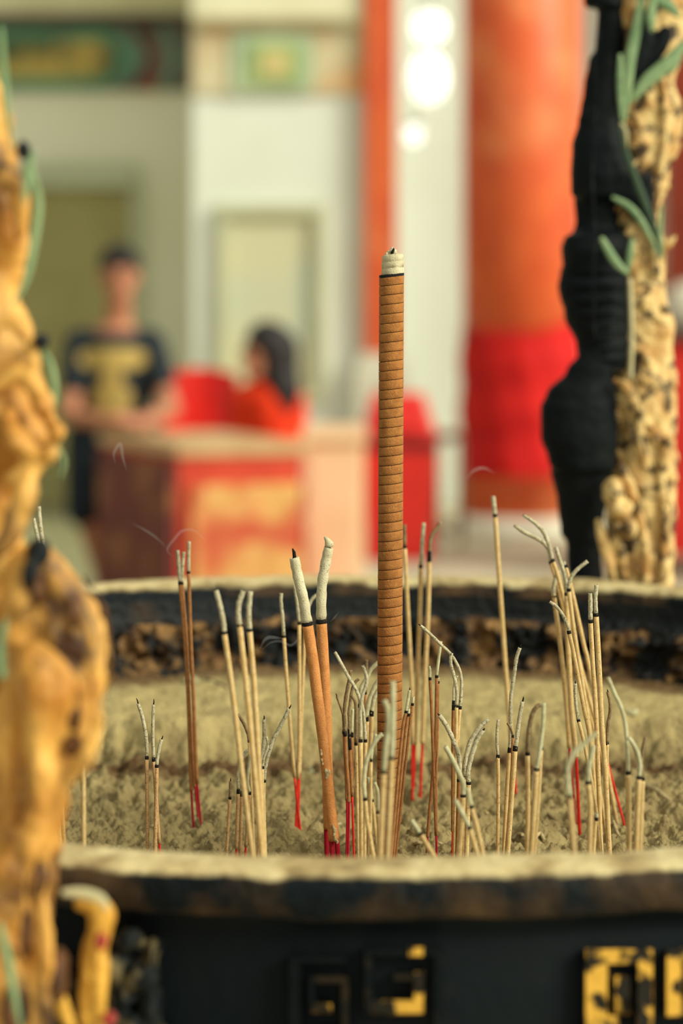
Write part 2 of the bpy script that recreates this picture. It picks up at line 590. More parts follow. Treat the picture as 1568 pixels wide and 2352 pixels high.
def taper_box(bm, cx, cy, w0, d0, z0, w1, d1, z1, mi=0, bev=.02):
    vs = []
    for w, d, z in ((w0, d0, z0), (w1, d1, z1)):
        for sx, sy in ((-1, -1), (1, -1), (1, 1), (-1, 1)):
            vs.append(bm.verts.new((cx + sx * w / 2, cy + sy * d / 2, z)))
    fs = [vs[0:4], vs[4:8]] + [[vs[i], vs[(i + 1) % 4], vs[4 + (i + 1) % 4], vs[4 + i]] for i in range(4)]
    F = [bm.faces.new(f) for f in fs]
    for f in F:
        f.material_index = mi
    if bev:
        es = {e for f in F for e in f.edges}
        bmesh.ops.bevel(bm, geom=list(es), offset=bev, segments=3, affect='EDGES', profile=.5)


s = Yn / FPX
zz = lambda py: H - (py - HZ) * s
bm = bmesh.new(); taper_box(bm, bx, Yn, 150 * s, .32, 0.0, 172 * s, .36, zz(1032)); obj('body', bm, BINR, bn, fl)
bm = bmesh.new(); taper_box(bm, bx, Yn, 170 * s, .35, zz(1032), 178 * s, .37, zz(1006), bev=.008); obj('collar', bm, BIND, bn, fl)
bm = bmesh.new(); taper_box(bm, bx, Yn, 180 * s, .37, zz(1006), 116 * s, .20, zz(902), bev=.02); lid = obj('lid', bm, BINR, bn, fl)
bm = bmesh.new()
taper_box(bm, bx, Yn - .172, 120 * s, .012, zz(985), 90 * s, .012, zz(925), bev=.004)
bmesh.ops.rotate(bm, verts=bm.verts, cent=(bx, Yn - .172, zz(955)), matrix=Matrix.Rotation(math.radians(-18), 3, 'X'))
obj('swing_flap', bm, BINR, lid, fl)

# low rail beside the bin
bm = bmesh.new()
Yw = 14.2
tube(bm, [P(1000, 1003, Yw), P(1062, 1000, Yw)], .03, 12)
for x in (1003, 1058):
    tube(bm, [P(x, 1003, Yw), Vector((P(x, 1003, Yw).x, Yw, 0))], .018, 10)
o = obj('low_rail', bm, mat('brown_wood', lin(130, 84, 62), lin(112, 70, 52), 6, .6))
tag(o, 'low brown rail between the red bin and the big pillar', 'rail')

# ------------------------------------------------------------------ counter with two people behind it
A = P(410, 0, 9.75); B = P(236, 0, 10.4); Cc = P(694, 0, 9.85)
zt = P(0, 1016, 9.8).z
ct = thing('counter', 'red and gold carved counter with a pale top, maroon side in shade', 'counter', (A.x, A.y, 0))
fl = Vector(ct.location)
back = (Cc - A) + (B - A)
D = A + back


def prism(bm, pts, z0, z1, mi=0):
    lo = [bm.verts.new((p.x, p.y, z0)) for p in pts]
    hi = [bm.verts.new((p.x, p.y, z1)) for p in pts]
    n = len(pts)
    fs = [bm.faces.new(lo), bm.faces.new(hi)] + [bm.faces.new((lo[i], lo[(i + 1) % n], hi[(i + 1) % n], hi[i])) for i in range(n)]
    for f in fs:
        f.material_index = mi


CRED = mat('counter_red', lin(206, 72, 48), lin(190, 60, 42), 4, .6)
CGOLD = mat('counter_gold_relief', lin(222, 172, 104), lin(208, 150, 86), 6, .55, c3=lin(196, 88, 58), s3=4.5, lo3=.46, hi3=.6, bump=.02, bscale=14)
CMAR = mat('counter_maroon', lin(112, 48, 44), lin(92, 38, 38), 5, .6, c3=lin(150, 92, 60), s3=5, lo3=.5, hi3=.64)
bm = bmesh.new()
prism(bm, [A, B, D, Cc], 0, zt - .05)
obj('body', bm, CRED, ct, fl)
cen = (A + D) / 2
ex = lambda p, k: cen + (p - cen) * k
bm = bmesh.new()
prism(bm, [ex(A, 1.05), ex(B, 1.05), ex(D, 1.05), ex(Cc, 1.05)], zt - .05, zt)
obj('counter_top', bm, mat('counter_top_stone', lin(202, 168, 124), lin(186, 152, 110), 5, .4), ct, fl)


def facing(p, q, t0, t1, z0, z1, out, name, m):
    d = (q - p); d.z = 0
    n = Vector((d.y, -d.x, 0)).normalized()
    if n.dot(p - cen) < 0:
        n = -n
    a, b = p + d * t0, p + d * t1
    bm = bmesh.new()
    vs = [Vector((a.x, a.y, z0)), Vector((b.x, b.y, z0)), Vector((b.x, b.y, z1)), Vector((a.x, a.y, z1))]
    lo = [bm.verts.new(v) for v in vs]
    hi = [bm.verts.new(v + n * out) for v in vs]
    bm.faces.new(lo); bm.faces.new(hi)
    for i in range(4):
        bm.faces.new((lo[i], lo[(i + 1) % 4], hi[(i + 1) % 4], hi[i]))
    return obj(name, bm, m, ct, fl)


facing(A, Cc, .10, .98, .08, zt - .17, .03, 'carved_panel', CGOLD)
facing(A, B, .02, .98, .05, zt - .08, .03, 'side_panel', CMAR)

YS = 10.3
bm = bmesh.new()
zs = P(0, 1006, YS).z
box(bm, (P(700, 0, YS).x, YS - .2, 0), (P(834, 0, YS).x, YS + .35, zs), bev=.02)
box(bm, (P(694, 0, YS).x, YS - .23, zs - .001), (P(842, 0, YS).x, YS + .38, zs + .035), bev=.01)
o = obj('stone_pedestal', bm, mat('pink_stone', lin(236, 198, 158), lin(228, 186, 146), 3, .7))
tag(o, 'peach coloured stone pedestal at the end of the red and gold counter', 'pedestal')

# --- people
SKIN = mat('skin', lin(186, 126, 96), lin(174, 114, 86), 8, .6)
HAIR = mat('dark_hair', lin(30, 28, 30), lin(44, 38, 38), 60, .6)
BLACKC = mat('black_cotton', lin(24, 34, 42), lin(30, 40, 48), 20, .9)


def shirt_print(name, base, prints, colour):
    """cotton with a print: ellipses given in the shirt's own object space (x, z, half width, half height)"""
    m, nt, b = new_mat(name)
    N, L = nt.nodes, nt.links
    b.inputs['Roughness'].default_value = .9
    tc = N.new('ShaderNodeTexCoord')
    sx = N.new('ShaderNodeSeparateXYZ')
    L.new(tc.outputs['Object'], sx.inputs[0])
    nz = N.new('ShaderNodeTexNoise'); nz.inputs['Scale'].default_value = 30
    total = None

    def mth(op, a, c):
        n = N.new('ShaderNodeMath'); n.operation = op
        for i, v in enumerate((a, c)):
            if isinstance(v, (int, float)):
                n.inputs[i].default_value = v
            else:
                L.new(v, n.inputs[i])
        return n.outputs[0]
    for (x, z, a, h) in prints:
        u = mth('POWER', mth('ABSOLUTE', mth('DIVIDE', mth('SUBTRACT', sx.outputs['X'], x), a), 0), 2.6)
        v = mth('POWER', mth('ABSOLUTE', mth('DIVIDE', mth('SUBTRACT', sx.outputs['Z'], z), h), 0), 2.6)
        inside = mth('LESS_THAN', mth('ADD', u, v), 1.0)
        total = inside if total is None else mth('MAXIMUM', total, inside)
    front = mth('LESS_THAN', sx.outputs['Y'], 0.0)
    total = mth('MULTIPLY', total, front)
    mx = N.new('ShaderNodeMix'); mx.data_type = 'RGBA'
    L.new(total, mx.inputs[0])
    mx.inputs[6].default_value = base
    mx.inputs[7].default_value = colour
    L.new(mx.outputs[2], b.inputs['Base Color'])
    return m


def hand(bm, wrist, d, side, up, s=1.0):
    """palm with four bent fingers and a thumb; d along the hand, side towards the thumb"""
    d, side, up = d.normalized(), side.normalized(), up.normalized()
    for k in (-1, 0, 1):
        capsule(bm, wrist + side * k * .016, wrist + d * .085 * s + side * k * .024, .015, .013, 8)
    for k, L in ((1.5, .072), (.5, .082), (-.5, .076), (-1.5, .058)):
        a = wrist + d * .088 * s + side * k * .019
        b = a + (d * .7 - up * .2) * L * .55 * s
        c = b + (d * .6 - up * .7) * L * .45 * s
        chain(bm, [a, b, c], [.0095, .0088, .0078], 8)
    a = wrist + d * .03 + side * .03
    chain(bm, [a, a + d * .035 + side * .028 - up * .008, a + d * .068 + side * .03 - up * .02], [.012, .0105, .009], 8)


def head(bm, c, fwd, s=1.0):
    """skull, jaw, nose, ears, lips; c is the middle of the head"""
    up = Vector((0, 0, 1))
    r = up.cross(fwd).normalized()
    R = Matrix((r, -fwd, up)).transposed()
    blob(bm, c + up * .02 * s - fwd * .008, (.074 * s, .092 * s, .096 * s), R)
    blob(bm, c - up * .055 * s + fwd * .022 * s, (.054 * s, .058 * s, .056 * s), R)
    capsule(bm, c + fwd * .086 * s + up * .012 * s, c + fwd * .104 * s - up * .022 * s, .008 * s, .014 * s, 8)
    capsule(bm, c + fwd * .079 * s - up * .055 * s - r * .016, c + fwd * .079 * s - up * .055 * s + r * .016, .008, .008, 8)
    for k in (-1, 1):
        blob(bm, c + r * k * .076 * s - up * .005, (.010, .020, .032), R, 10, 8)
        blob(bm, c + fwd * .074 * s + r * k * .03 * s + up * .026 * s, (.022, .012, .008), R, 10, 8)


def eyes(root, c, fwd, s, fl):
    r = Vector((0, 0, 1)).cross(fwd).normalized()
    for k in (-1, 1):
        bm = bmesh.new()
        blob(bm, c + fwd * .082 * s + r * k * .03 * s + Vector((0, 0, .012 * s)), (.011, .009, .006), None, 10, 8)
        obj('eye', bm, HAIR, root, fl)
        bm = bmesh.new()
        capsule(bm, c + fwd * .086 * s + r * k * .018 * s + Vector((0, 0, .034 * s)), c + fwd * .082 * s + r * k * .044 * s + Vector((0, 0, .032 * s)), .004, .003, 6)
        obj('eyebrow', bm, HAIR, root, fl)


# man, standing at the maroon end with his forearms on the counter
YM = 10.66
man = thing('person', 'man in black T-shirt with yellow print leaning his forearms on the counter', 'person', (P(262, 0, YM).x, YM, 0))
fl = Vector(man.location)
Q = lambda px, py, dy=0: P(px, py, YM) + Vector((0, dy, 0))
bm = bmesh.new()
fwd = Vector((.15, -1, -.12)).normalized()
hc = Q(277, 636, -.06)
head(bm, hc, fwd, 1.08)
chain(bm, [Q(272, 770, 0), Q(276, 700, -.045)], [.058, .056])
chain(bm, [Q(262, 1010, .05), Q(263, 900, .03), Q(265, 800, 0)], [.125, .125, .13])
capsule(bm, Q(200, 800, .02), Q(332, 800, .02), .07, .07)
shL, shR = Q(186, 792, 0), Q(342, 792, 0)
elL, elR = Q(166, 950, -.12), Q(398, 936, -.12)
wrL, wrR = Vector((Q(300, 0).x, YM - .36, zt + .035)), Vector((Q(330, 0).x, YM - .33, zt + .04))
elL.z = max(elL.z, zt + .05); elR.z = max(elR.z, zt + .06)
chain(bm, [shL, elL, wrL], [.056, .042, .029])
chain(bm, [shR, elR, wrR], [.056, .042, .029])
hand(bm, wrL, Vector((1, -.25, 0)), Vector((0, -1, 0)), Vector((0, 0, 1)))
hand(bm, wrR + Vector((-.03, 0, .035)), Vector((-1, -.15, 0)), Vector((0, -1, 0)), Vector((0, 0, 1)))
for sx, hip, kn, an in ((-1, 212, 206, 256), (1, 306, 316, 318)):
    k, a = Q(kn, 1190, 0), Q(an, 1410, .06)
    a.z = .09
    chain(bm, [Q(hip, 1020, .06), k, (k + a) / 2 + Vector((0, .02, .04)), a], [.095, .06, .056, .038])
    capsule(bm, a + Vector((0, .02, -.05)), a + Vector((.01, -.15, -.06)), .036, .028)
body = obj('body', bm, SKIN, man, fl)
remesh(body, .009, 4)
eyes(man, hc, fwd, 1.08, fl)
bm = bmesh.new()
blob(bm, hc + Vector((0, .02, .06)), (.093, .108, .088))
capsule(bm, hc + Vector((-.03, -.065, .105)), hc + Vector((.04, -.06, .108)), .03, .028)
blob(bm, hc + Vector((0, .055, -.01)), (.075, .055, .07))
remesh(obj('hair', bm, HAIR, man, fl), .008, 4, .01, .02)
bm = bmesh.new()
chain(bm, [Q(262, 960, .05), Q(263, 900, .03), Q(265, 815, .0)], [.160, .155, .150])
blob(bm, Q(264, 880, .02), (.185, .135, .20))
capsule(bm, Q(205, 800, .02), Q(328, 800, .02), .082, .082)
chain(bm, [shL, shL.lerp(elL, .55)], [.078, .068])
chain(bm, [shR, shR.lerp(elR, .55)], [.078, .068])
sl = Q(264, 880, .02)
px = lambda v: v * YM / FPX
sh = obj('t_shirt', bm, shirt_print('printed_black_cotton', lin(22, 32, 40), [(0, px(58), px(78), px(26)), (0, px(18), px(22), px(40)), (px(-2), px(-34), px(46), px(40))], lin(178, 152, 84)), None, sl)
sh.parent = man
sh.location = sl - fl
remesh(sh, .010, 6)
bm = bmesh.new()
capsule(bm, Q(226, 1005, .06), Q(304, 1005, .06), .13, .13)
chain(bm, [Q(208, 1010, .06), Q(198, 1170, .01)], [.118, .092])
chain(bm, [Q(306, 1010, .06), Q(318, 1170, .01)], [.118, .092])
remesh(obj('shorts', bm, BLACKC, man, fl), .010, 5)
bm = bmesh.new()
for an in (262, 318):
    a = Q(an, 1410, .06); a.z = .035
    capsule(bm, a + Vector((0, .05, 0)), a + Vector((.01, -.17, -.005)), .045, .034)
remesh(obj('shoes', bm, HAIR, man, fl), .008, 3)

# woman, seated behind the counter in profile
YW = 10.85
wom = thing('person', 'woman with long dark hair in an orange red top seated behind the counter', 'person', (P(612, 0, YW).x, YW, .52))
fl = Vector(wom.location)
W = lambda px, py, dy=0: P(px, py, YW) + Vector((0, dy, 0))
bm = bmesh.new()
wf = Vector((-.72, -.66, -.22)).normalized()
wc = W(598, 812, -.04)
head(bm, wc, wf, 1.0)
chain(bm, [W(612, 905, .0), W(602, 850, -.02)], [.05, .046])
chain(bm, [Vector((W(622, 0).x, YW + .03, .62)), W(618, 1010, .03), W(615, 925, .0)], [.14, .115, .115])
capsule(bm, W(570, 912, .0), W(662, 912, .03), .055, .055)
for a, e, w, t in ((W(562, 915, -.02), W(548, 1010, -.02), Vector((W(572, 0).x, YW - .20, .70)), Vector((.2, -1, -.3))),
                   (W(668, 915, .02), W(684, 1010, -.0), Vector((W(648, 0).x, YW - .20, .70)), Vector((-.2, -1, -.3)))):
    chain(bm, [a, e, w], [.044, .034, .026])
    hand(bm, w, t, Vector((1, 0, 0)), Vector((0, 0, 1)), .9)
for k in (-1, 1):
    hp = Vector((W(620, 0).x + k * .08, YW + .02, .60))
    kn = Vector((W(604, 0).x + k * .10, YW - .14, .585))
    an = Vector((W(606, 0).x + k * .09, YW + .0, .09))
    chain(bm, [hp, kn, an], [.085, .058, .036])
    capsule(bm, an + Vector((0, .02, -.05)), an + Vector((-.03, -.13, -.06)), .034, .026)
remesh(obj('body', bm, SKIN, wom, fl), .009, 4)
eyes(wom, wc, wf, 1.0, fl)
bm = bmesh.new()
blob(bm, wc + Vector((.035, .015, .045)), (.106, .108, .106))
chain(bm, [wc + Vector((.07, .02, .02)), W(638, 850, -.02), W(650, 895, -.05), W(656, 925, -.06)], [.105, .098, .085, .055])
chain(bm, [wc + Vector((.05, .06, .0)), W(632, 880, .06)], [.09, .08])
remesh(obj('hair', bm, HAIR, wom, fl), .008, 5, .012, .03)
bm = bmesh.new()
chain(bm, [W(620, 1060, .03), W(618, 1000, .03), W(615, 925, .0)], [.155, .14, .132])
capsule(bm, W(572, 912, .0), W(660, 912, .03), .070, .070)
chain(bm, [W(562, 915, -.02), W(552, 985, -.02)], [.066, .056])
chain(bm, [W(668, 915, .02), W(679, 985, .01)], [.066, .056])
remesh(obj('red_top', bm, mat('orange_red_cotton', lin(230, 62, 20), lin(220, 50, 18), 12, .85), wom, fl), .010, 6)
bm = bmesh.new()
for k in (-1, 1):
    chain(bm, [Vector((W(620, 0).x + k * .08, YW + .02, .60)), Vector((W(604, 0).x + k * .10, YW - .14, .585)), Vector((W(606, 0).x + k * .09, YW, .16))], [.098, .070, .050])
remesh(obj('trousers', bm, BLACKC, wom, fl), .010, 4)


def chair(name, label, x, y, zs, zb, m, w=.42, rz=0):
    t = thing(name, label, 'chair', (x, y, 0))
    f = Vector((x, y, 0))
    R = Matrix.Translation((x, y, 0)) @ Matrix.Rotation(rz, 4, 'Z')
    bm = bmesh.new(); box(bm, (-w / 2, -.2, zs - .035), (w / 2, .2, zs), M=R, bev=.012); obj('seat', bm, m, t, f)
    if zb:
        bm = bmesh.new()
        n = 12
        for i in range(n):
            a0, a1 = -1 + 2 * i / n, -1 + 2 * (i + 1) / n
            top = lambda a: zb - .03 * a * a
            vs = []
            for a in (a0, a1):
                for z in (zs + .12, top(a)):
                    for d in (0, .025):
                        vs.append(bm.verts.new(R @ Vector((a * w / 2, .19 + d - .05 * a * a + .04 * (z - zs), z))))
            for q in ((0, 2, 6, 4), (1, 5, 7, 3), (0, 1, 3, 2), (4, 6, 7, 5), (2, 3, 7, 6), (0, 4, 5, 1)):
                bm.faces.new([vs[i2] for i2 in q])
        bmesh.ops.remove_doubles(bm, verts=bm.verts, dist=.0005)
        obj('backrest', bm, m, t, f)
    for sx in (-1, 1):
        for sy in (-1, 1):
            bm = bmesh.new()
            top = zs + .2 if (zb and sy > 0) else zs - .03
            tube(bm, [R @ Vector((sx * (w / 2 - .03), sy * .17, top)), R @ Vector((sx * (w / 2 + .01), sy * .21, 0))], .017, 8)
            obj('leg', bm, m, t, f)
    return t


chair('stool', 'red plastic stool the seated woman sits on behind the counter', P(620, 0, YW).x, YW + .06, .475, None, BINR, .36)
chair('plastic_chair', 'red plastic chair with its back showing between the man and woman', P(456, 0, 11.6).x, 11.6, .62, P(0, 850, 11.6).z, BINR, .36)

# ------------------------------------------------------------------ incense burner
CX, CY = .018, 1.4075
RO = .459
RIMZ = H - .2415
ASHD = .325                       # depth of the ash floor below the eye


def bronze(name, dust=True):
    """soot black bronze; pale ash dust lies on what faces upwards, brown tarnish in patches"""
    m, nt, b = new_mat(name)
    N, L = nt.nodes, nt.links
    b.inputs['Roughness'].default_value = .62
    b.inputs['Specular IOR Level'].default_value = .12
    tc = N.new('ShaderNodeTexCoord')
    n1 = N.new('ShaderNodeTexNoise'); n1.inputs['Scale'].default_value = 22; n1.inputs['Detail'].default_value = 8
    L.new(tc.outputs['Object'], n1.inputs['Vector'])
    r1 = N.new('ShaderNodeValToRGB')
    r1.color_ramp.elements[0].position = .46; r1.color_ramp.elements[0].color = lin(12, 20, 24)
    r1.color_ramp.elements[1].position = .72; r1.color_ramp.elements[1].color = lin(92, 70, 46)
    L.new(n1.outputs['Fac'], r1.inputs['Fac'])
    col = r1.outputs['Color']
    if dust:
        g = N.new('ShaderNodeNewGeometry')
        s = N.new('ShaderNodeSeparateXYZ'); L.new(g.outputs['Normal'], s.inputs[0])
        n2 = N.new('ShaderNodeTexNoise'); n2.inputs['Scale'].default_value = 60; n2.inputs['Detail'].default_value = 8
        L.new(tc.outputs['Object'], n2.inputs['Vector'])
        ad = N.new('ShaderNodeMath'); ad.operation = 'MULTIPLY_ADD'
        L.new(n2.outputs['Fac'], ad.inputs[0]); ad.inputs[1].default_value = .7
        L.new(s.outputs['Z'], ad.inputs[2])
        mr = N.new('ShaderNodeMapRange'); mr.inputs['From Min'].default_value = 1.0; mr.inputs['From Max'].default_value = 1.3
        L.new(ad.outputs[0], mr.inputs['Value'])
        n4 = N.new('ShaderNodeValToRGB')
        n4.color_ramp.elements[0].position = .35; n4.color_ramp.elements[0].color = lin(176, 152, 104)
        n4.color_ramp.elements[1].position = .65; n4.color_ramp.elements[1].color = lin(212, 196, 148)
        L.new(n2.outputs['Fac'], n4.inputs['Fac'])
        mx = N.new('ShaderNodeMix'); mx.data_type = 'RGBA'
        L.new(mr.outputs['Result'], mx.inputs[0]); L.new(col, mx.inputs[6]); L.new(n4.outputs['Color'], mx.inputs[7])
        col = mx.outputs[2]
    L.new(col, b.inputs['Base Color'])
    n3 = N.new('ShaderNodeTexNoise'); n3.inputs['Scale'].default_value = 140; n3.inputs['Detail'].default_value = 6
    L.new(tc.outputs['Object'], n3.inputs['Vector'])
    bp = N.new('ShaderNodeBump'); bp.inputs['Distance'].default_value = .0025
    L.new(n3.outputs['Fac'], bp.inputs['Height']); L.new(bp.outputs['Normal'], b.inputs['Normal'])
    return m


BRONZE = bronze('soot_bronze')
BRONZE_IN = mat('soot_crust', lin(10, 18, 22), lin(20, 24, 26), 30, .7, c3=lin(48, 38, 28), s3=25, lo3=.56, hi3=.7, bump=.002, bscale=120)
TAR = mat('tar_crust', lin(150, 114, 68), lin(92, 64, 38), 60, .75, c3=lin(20, 22, 23), s3=40, lo3=.41, hi3=.53, bump=.003, bscale=160)
BODYM = mat('black_bronze', lin(8, 17, 21), lin(16, 22, 25), 12, .6, c3=lin(36, 34, 30), s3=18, lo3=.6, hi3=.78, bump=.001, bscale=80, spec=.1)
GOLDW = mat('tarnished_relief', lin(14, 20, 22), lin(62, 50, 34), 40, .6, lo=.5, hi=.72, bump=.001, bscale=200, spec=.06)
GOLDB = mat('bright_worn_gilding', lin(34, 31, 25), lin(212, 164, 66), 95, .45, lo=.46, hi=.53, bump=.0015, bscale=180, spec=.12)

bu = thing('incense_burner', 'large round soot black bronze incense burner full of ash', 'incense burner', (CX, CY, .62))
fl = Vector(bu.location)
bm = bmesh.new()
R, z = RO, RIMZ
prof = [(.06, z - .44), (.20, z - .43), (.32, z - .36), (.41, z - .22), (.440, z - .10), (.443, z - .030), (.441, z - .026), (.446, z - .022),
        (R - .004, z - .018), (R, z - .014), (R, z - .005), (R - .001, z - .002), (R - .004, z), (R - .016, z + .0005), (R - .030, z + .0003),
        (R - .038, z - .002), (R - .042, z - .006), (R - .043, z - .012), (R - .046, z - .03), (R - .052, z - .06), (R - .06, z - .12), (R - .15, z - .30), (.06, z - .40)]
cols = lathe(bm, prof, 420, (CX, CY))
for k, c in enumerate(cols):                                   # the cast lip is uneven
    a = 2 * math.pi * k / 420
    for i in range(8, 18):
        q = Vector((math.cos(a) * 9, math.sin(a) * 9, i * .25))
        c[i].co.z += .0016 * noise.noise(q) + .0009 * noise.noise(q * 4.1)
        d = 1 + .0030 * noise.noise(q * 3.3 + Vector((7, 0, 0)))
        c[i].co.x = CX + (c[i].co.x - CX) * d
        c[i].co.y = CY + (c[i].co.y - CY) * d
for f in bm.faces:
    if f.calc_center_median().z < RIMZ - .0195 and (f.calc_center_median() - Vector((CX, CY, f.calc_center_median().z))).length > .4:
        f.material_index = 1
obj('bowl', bm, [BRONZE, BODYM], bu, fl)

# sooty inside of the wall with its lumpy tar crust, at the far side
bm = bmesh.new()
nA, nZ = 620, 46
cols = []
for i in range(nA + 1):
    a = math.radians(28 + 124 * i / nA)
    col_ = []
    for j in range(nZ + 1):
        t = j / nZ
        zz_ = RIMZ - .010 - .074 * t
        r = RO - .0445 - .008 * t - .022 * max(0, min(1, (t - .50) / .25)) ** 1.5
        k = max(0, min(1, (t - .17) / .12))
        q = Vector((a * 24, t * 4.4, 0))
        n1 = noise.noise(q * 1.0) * .6 + noise.noise(q * 2.3 + Vector((5, 2, 0))) * .55 + .35 * noise.noise(q * 5.2)
        lump = max(-.15, n1 + .12)
        r -= k * (.021 * lump + .005) + .001 * noise.noise(q * 3 + Vector((0, 9, 0)))
        col_.append(bm.verts.new((CX + r * math.cos(a), CY + r * math.sin(a), zz_)))
    cols.append(col_)
for i in range(nA):
    for j in range(nZ):
        f = bm.faces.new((cols[i][j], cols[i][j + 1], cols[i + 1][j + 1], cols[i + 1][j]))
        f.smooth = True
        f.material_index = 0 if j < nZ * .21 + 2.5 * noise.noise(Vector((i * .05, 3, 1))) else 1
o = obj('inner_crust', bm, [BRONZE_IN, TAR], bu, fl, recalc=False)
o['label'] = 'sooty inside wall with lumpy brown tar'


def on_body(px, py, lift):
    """point on the front of the body where pixel (px, py) meets it, lifted outwards"""
    r = .4435 + lift
    x = (px - 784.0) / FPX
    # solve (x*Y-CX)^2+(Y-CY)^2=r^2 for the near root
    a = x * x + 1; b_ = -2 * (x * CX + CY); c_ = CX * CX + CY * CY - r * r
    Y = (-b_ - math.sqrt(b_ * b_ - 4 * a * c_)) / (2 * a)
    return P(px, py, Y)


def relief_bar(bm, x0, y0, x1, y1, h=.006):
    n = max(1, int(abs(x1 - x0) / 24))
    rings = []
    for i in range(n + 1):
        x = x0 + (x1 - x0) * i / n
        e = 3 if i in (0, n) else 0
        xe = x + (3 if i == 0 else -3 if i == n else 0)
        rings.append([bm.verts.new(on_body(x, y0, -.002)), bm.verts.new(on_body(xe, y0 + 3, h)), bm.verts.new(on_body(xe, y1 - 3, h)), bm.verts.new(on_body(x, y1, -.002))])
    for i in range(n):
        for k in range(3):
            bm.faces.new((rings[i][k], rings[i + 1][k], rings[i + 1][k + 1], rings[i][k + 1]))
    for rg in (rings[0], rings[-1]):
        bm.faces.new(rg)


def key_fret(bars, m, label, h=.006):
    """square spiral (key fret) in relief, from its bars"""
    bm = bmesh.new()
    for a in bars:
        relief_bar(bm, *a, h=h)
    o = obj('key_fret', bm, m, bu, fl)
    o['label'] = label


key_fret([(660, 2198, 692, 2430), (660, 2196, 800, 2214), (706, 2240, 802, 2260), (782, 2240, 802, 2400), (706, 2240, 724, 2326), (690, 2380, 802, 2400)], GOLDW, 'dull key fret relief')
key_fret([(714, 2304, 762, 2326)], GOLDB, 'short bar with worn gilding', .0065)
key_fret([(834, 2186, 858, 2330), (900, 2234, 960, 2254), (834, 2176, 1018, 2198), (994, 2176, 1018, 2430), (834, 2400, 1018, 2424)], GOLDW, 'dull key fret relief')
key_fret([(846, 2296, 974, 2330), (948, 2230, 974, 2330), (936, 2174, 974, 2198)], GOLDB, 'gilded bars of the key fret', .0065)
key_fret([(1342, 2180, 1396, 2430), (1342, 2178, 1500, 2216), (1462, 2178, 1500, 2370), (1410, 2240, 1448, 2330), (1410, 2290, 1448, 2330), (1342, 2330, 1420, 2364)], GOLDB, 'key fret relief, brightest gilding')
key_fret([(1528, 2180, 1566, 2320), (1528, 2178, 1720, 2212), (1528, 2300, 1640, 2336), (1600, 2240, 1640, 2336)], GOLDB, 'key fret relief at the frame edge, bright gilding')
key_fret([(60, 2200, 90, 2430), (60, 2200, 210, 2216), (110, 2250, 200, 2270)], GOLDW, 'key fret relief behind the near column')

# beast mask cast on the body beside the near dragon column
bm = bmesh.new()
for x, y, rx, ry in ((300, 2150, 34, 30), (262, 2200, 30, 34), (330, 2230, 34, 38), (285, 2270, 36, 40), (350, 2310, 24, 50), (300, 2350, 40, 44), (255, 2330, 28, 46), (350, 2180, 18, 26), (340, 2390, 40, 50)):
    p = on_body(x, y, .004)
    s = p.y / FPX
    blob(bm, p, (rx * s, .014, ry * s))
remesh(obj('beast_mask', bm, mat('mask_bronze', lin(26, 30, 30), lin(124, 110, 76), 55, .6, lo=.48, hi=.66, spec=.1, c3=lin(22, 26, 28), s3=40, lo3=.5, hi3=.6, bump=.002, bscale=200), bu, fl), .0016, 4, .012, .012, 3)

# three legs and the plinth under the burner
bm = bmesh.new()
lathe(bm, [(.001, .62), (.60, .62), (.62, .60), (.62, .54), (.58, .50), (.56, .10), (.62, .06), (.64, 0), (.001, 0)], 64, (CX, CY))
o = obj('plinth', bm, STONE)
tag(o, 'round pale stone plinth under the bronze incense burner', 'plinth')
for a in (90, 210, 330):
    a = math.radians(a)
    bm = bmesh.new()
    d = Vector((math.cos(a), math.sin(a), 0))
    c = Vector((CX, CY, 0))
    chain(bm, [c + d * .27 + Vector((0, 0, RIMZ - .34)), c + d * .36 + Vector((0, 0, RIMZ - .52)), c + d * .34 + Vector((0, 0, .74)), c + d * .38 + Vector((0, 0, .678))], [.07, .055, .04, .05])
    remesh(obj('leg', bm, BODYM, bu, fl), .006, 3)


# ------------------------------------------------------------------ ash bed
def ash_depth(x, y):
    """height of the ash above the ash floor"""
    n = noise.noise
    s = max(0.0, min(1.0, (y + .018 * n(Vector((x * 14, 3, 0))) + .008 * n(Vector((x * 45, 5, 0))) - .10 * x * x - 1.575) / .036))
    s = s * s * (3 - 2 * s)
    h = .024 * s - .003 + .004 * max(0, (y - 1.62) / .2)
    rough = 1 - .75 * s
    v = Vector((x * 60, y * 60, 0))
    h += rough * (.0055 * n(v * .55) + .0050 * n(v * 1.3 + Vector((9, 1, 0))) + .0040 * n(v * 2.6) + .0030 * n(v * 5.5) + .0016 * n(v * 12))
    c = noise.voronoi(Vector((x * 95 + .6 * n(v * 1.5), y * 95 + .6 * n(v * 1.5 + Vector((4, 4, 0))), .3)))[0][0]
    c2 = noise.voronoi(Vector((x * 210, y * 210, .7)))[0][0]
    clod = max(0, min(1, n(v * .8 + Vector((2, 7, 3))) * 1.6 + .55))
    h += rough * clod * (.0130 * max(0, .55 - c) + .0050 * max(0, .5 - c2))
    h -= rough * .0060 * max(0, n(v * 1.1 + Vector((3, 8, 1))) - .12) * 3
    h += .0025 * s * n(Vector((x * 20, y * 34, 5)))
    h += .010 * max(0, 1 - ((x - .02) ** 2 / .0018 + (y - 1.28) ** 2 / .0012))
    return h


def axis(fine0, fine1, step, lo, hi, coarse):
    v = []
    a = fine0
    while a > lo:
        v.append(a); a -= coarse
    v.append(lo); v.reverse()
    a = fine0 + step
    while a < fine1:
        v.append(a); a += step
    while a < hi:
        v.append(a); a += coarse
    v.append(hi)
    return v


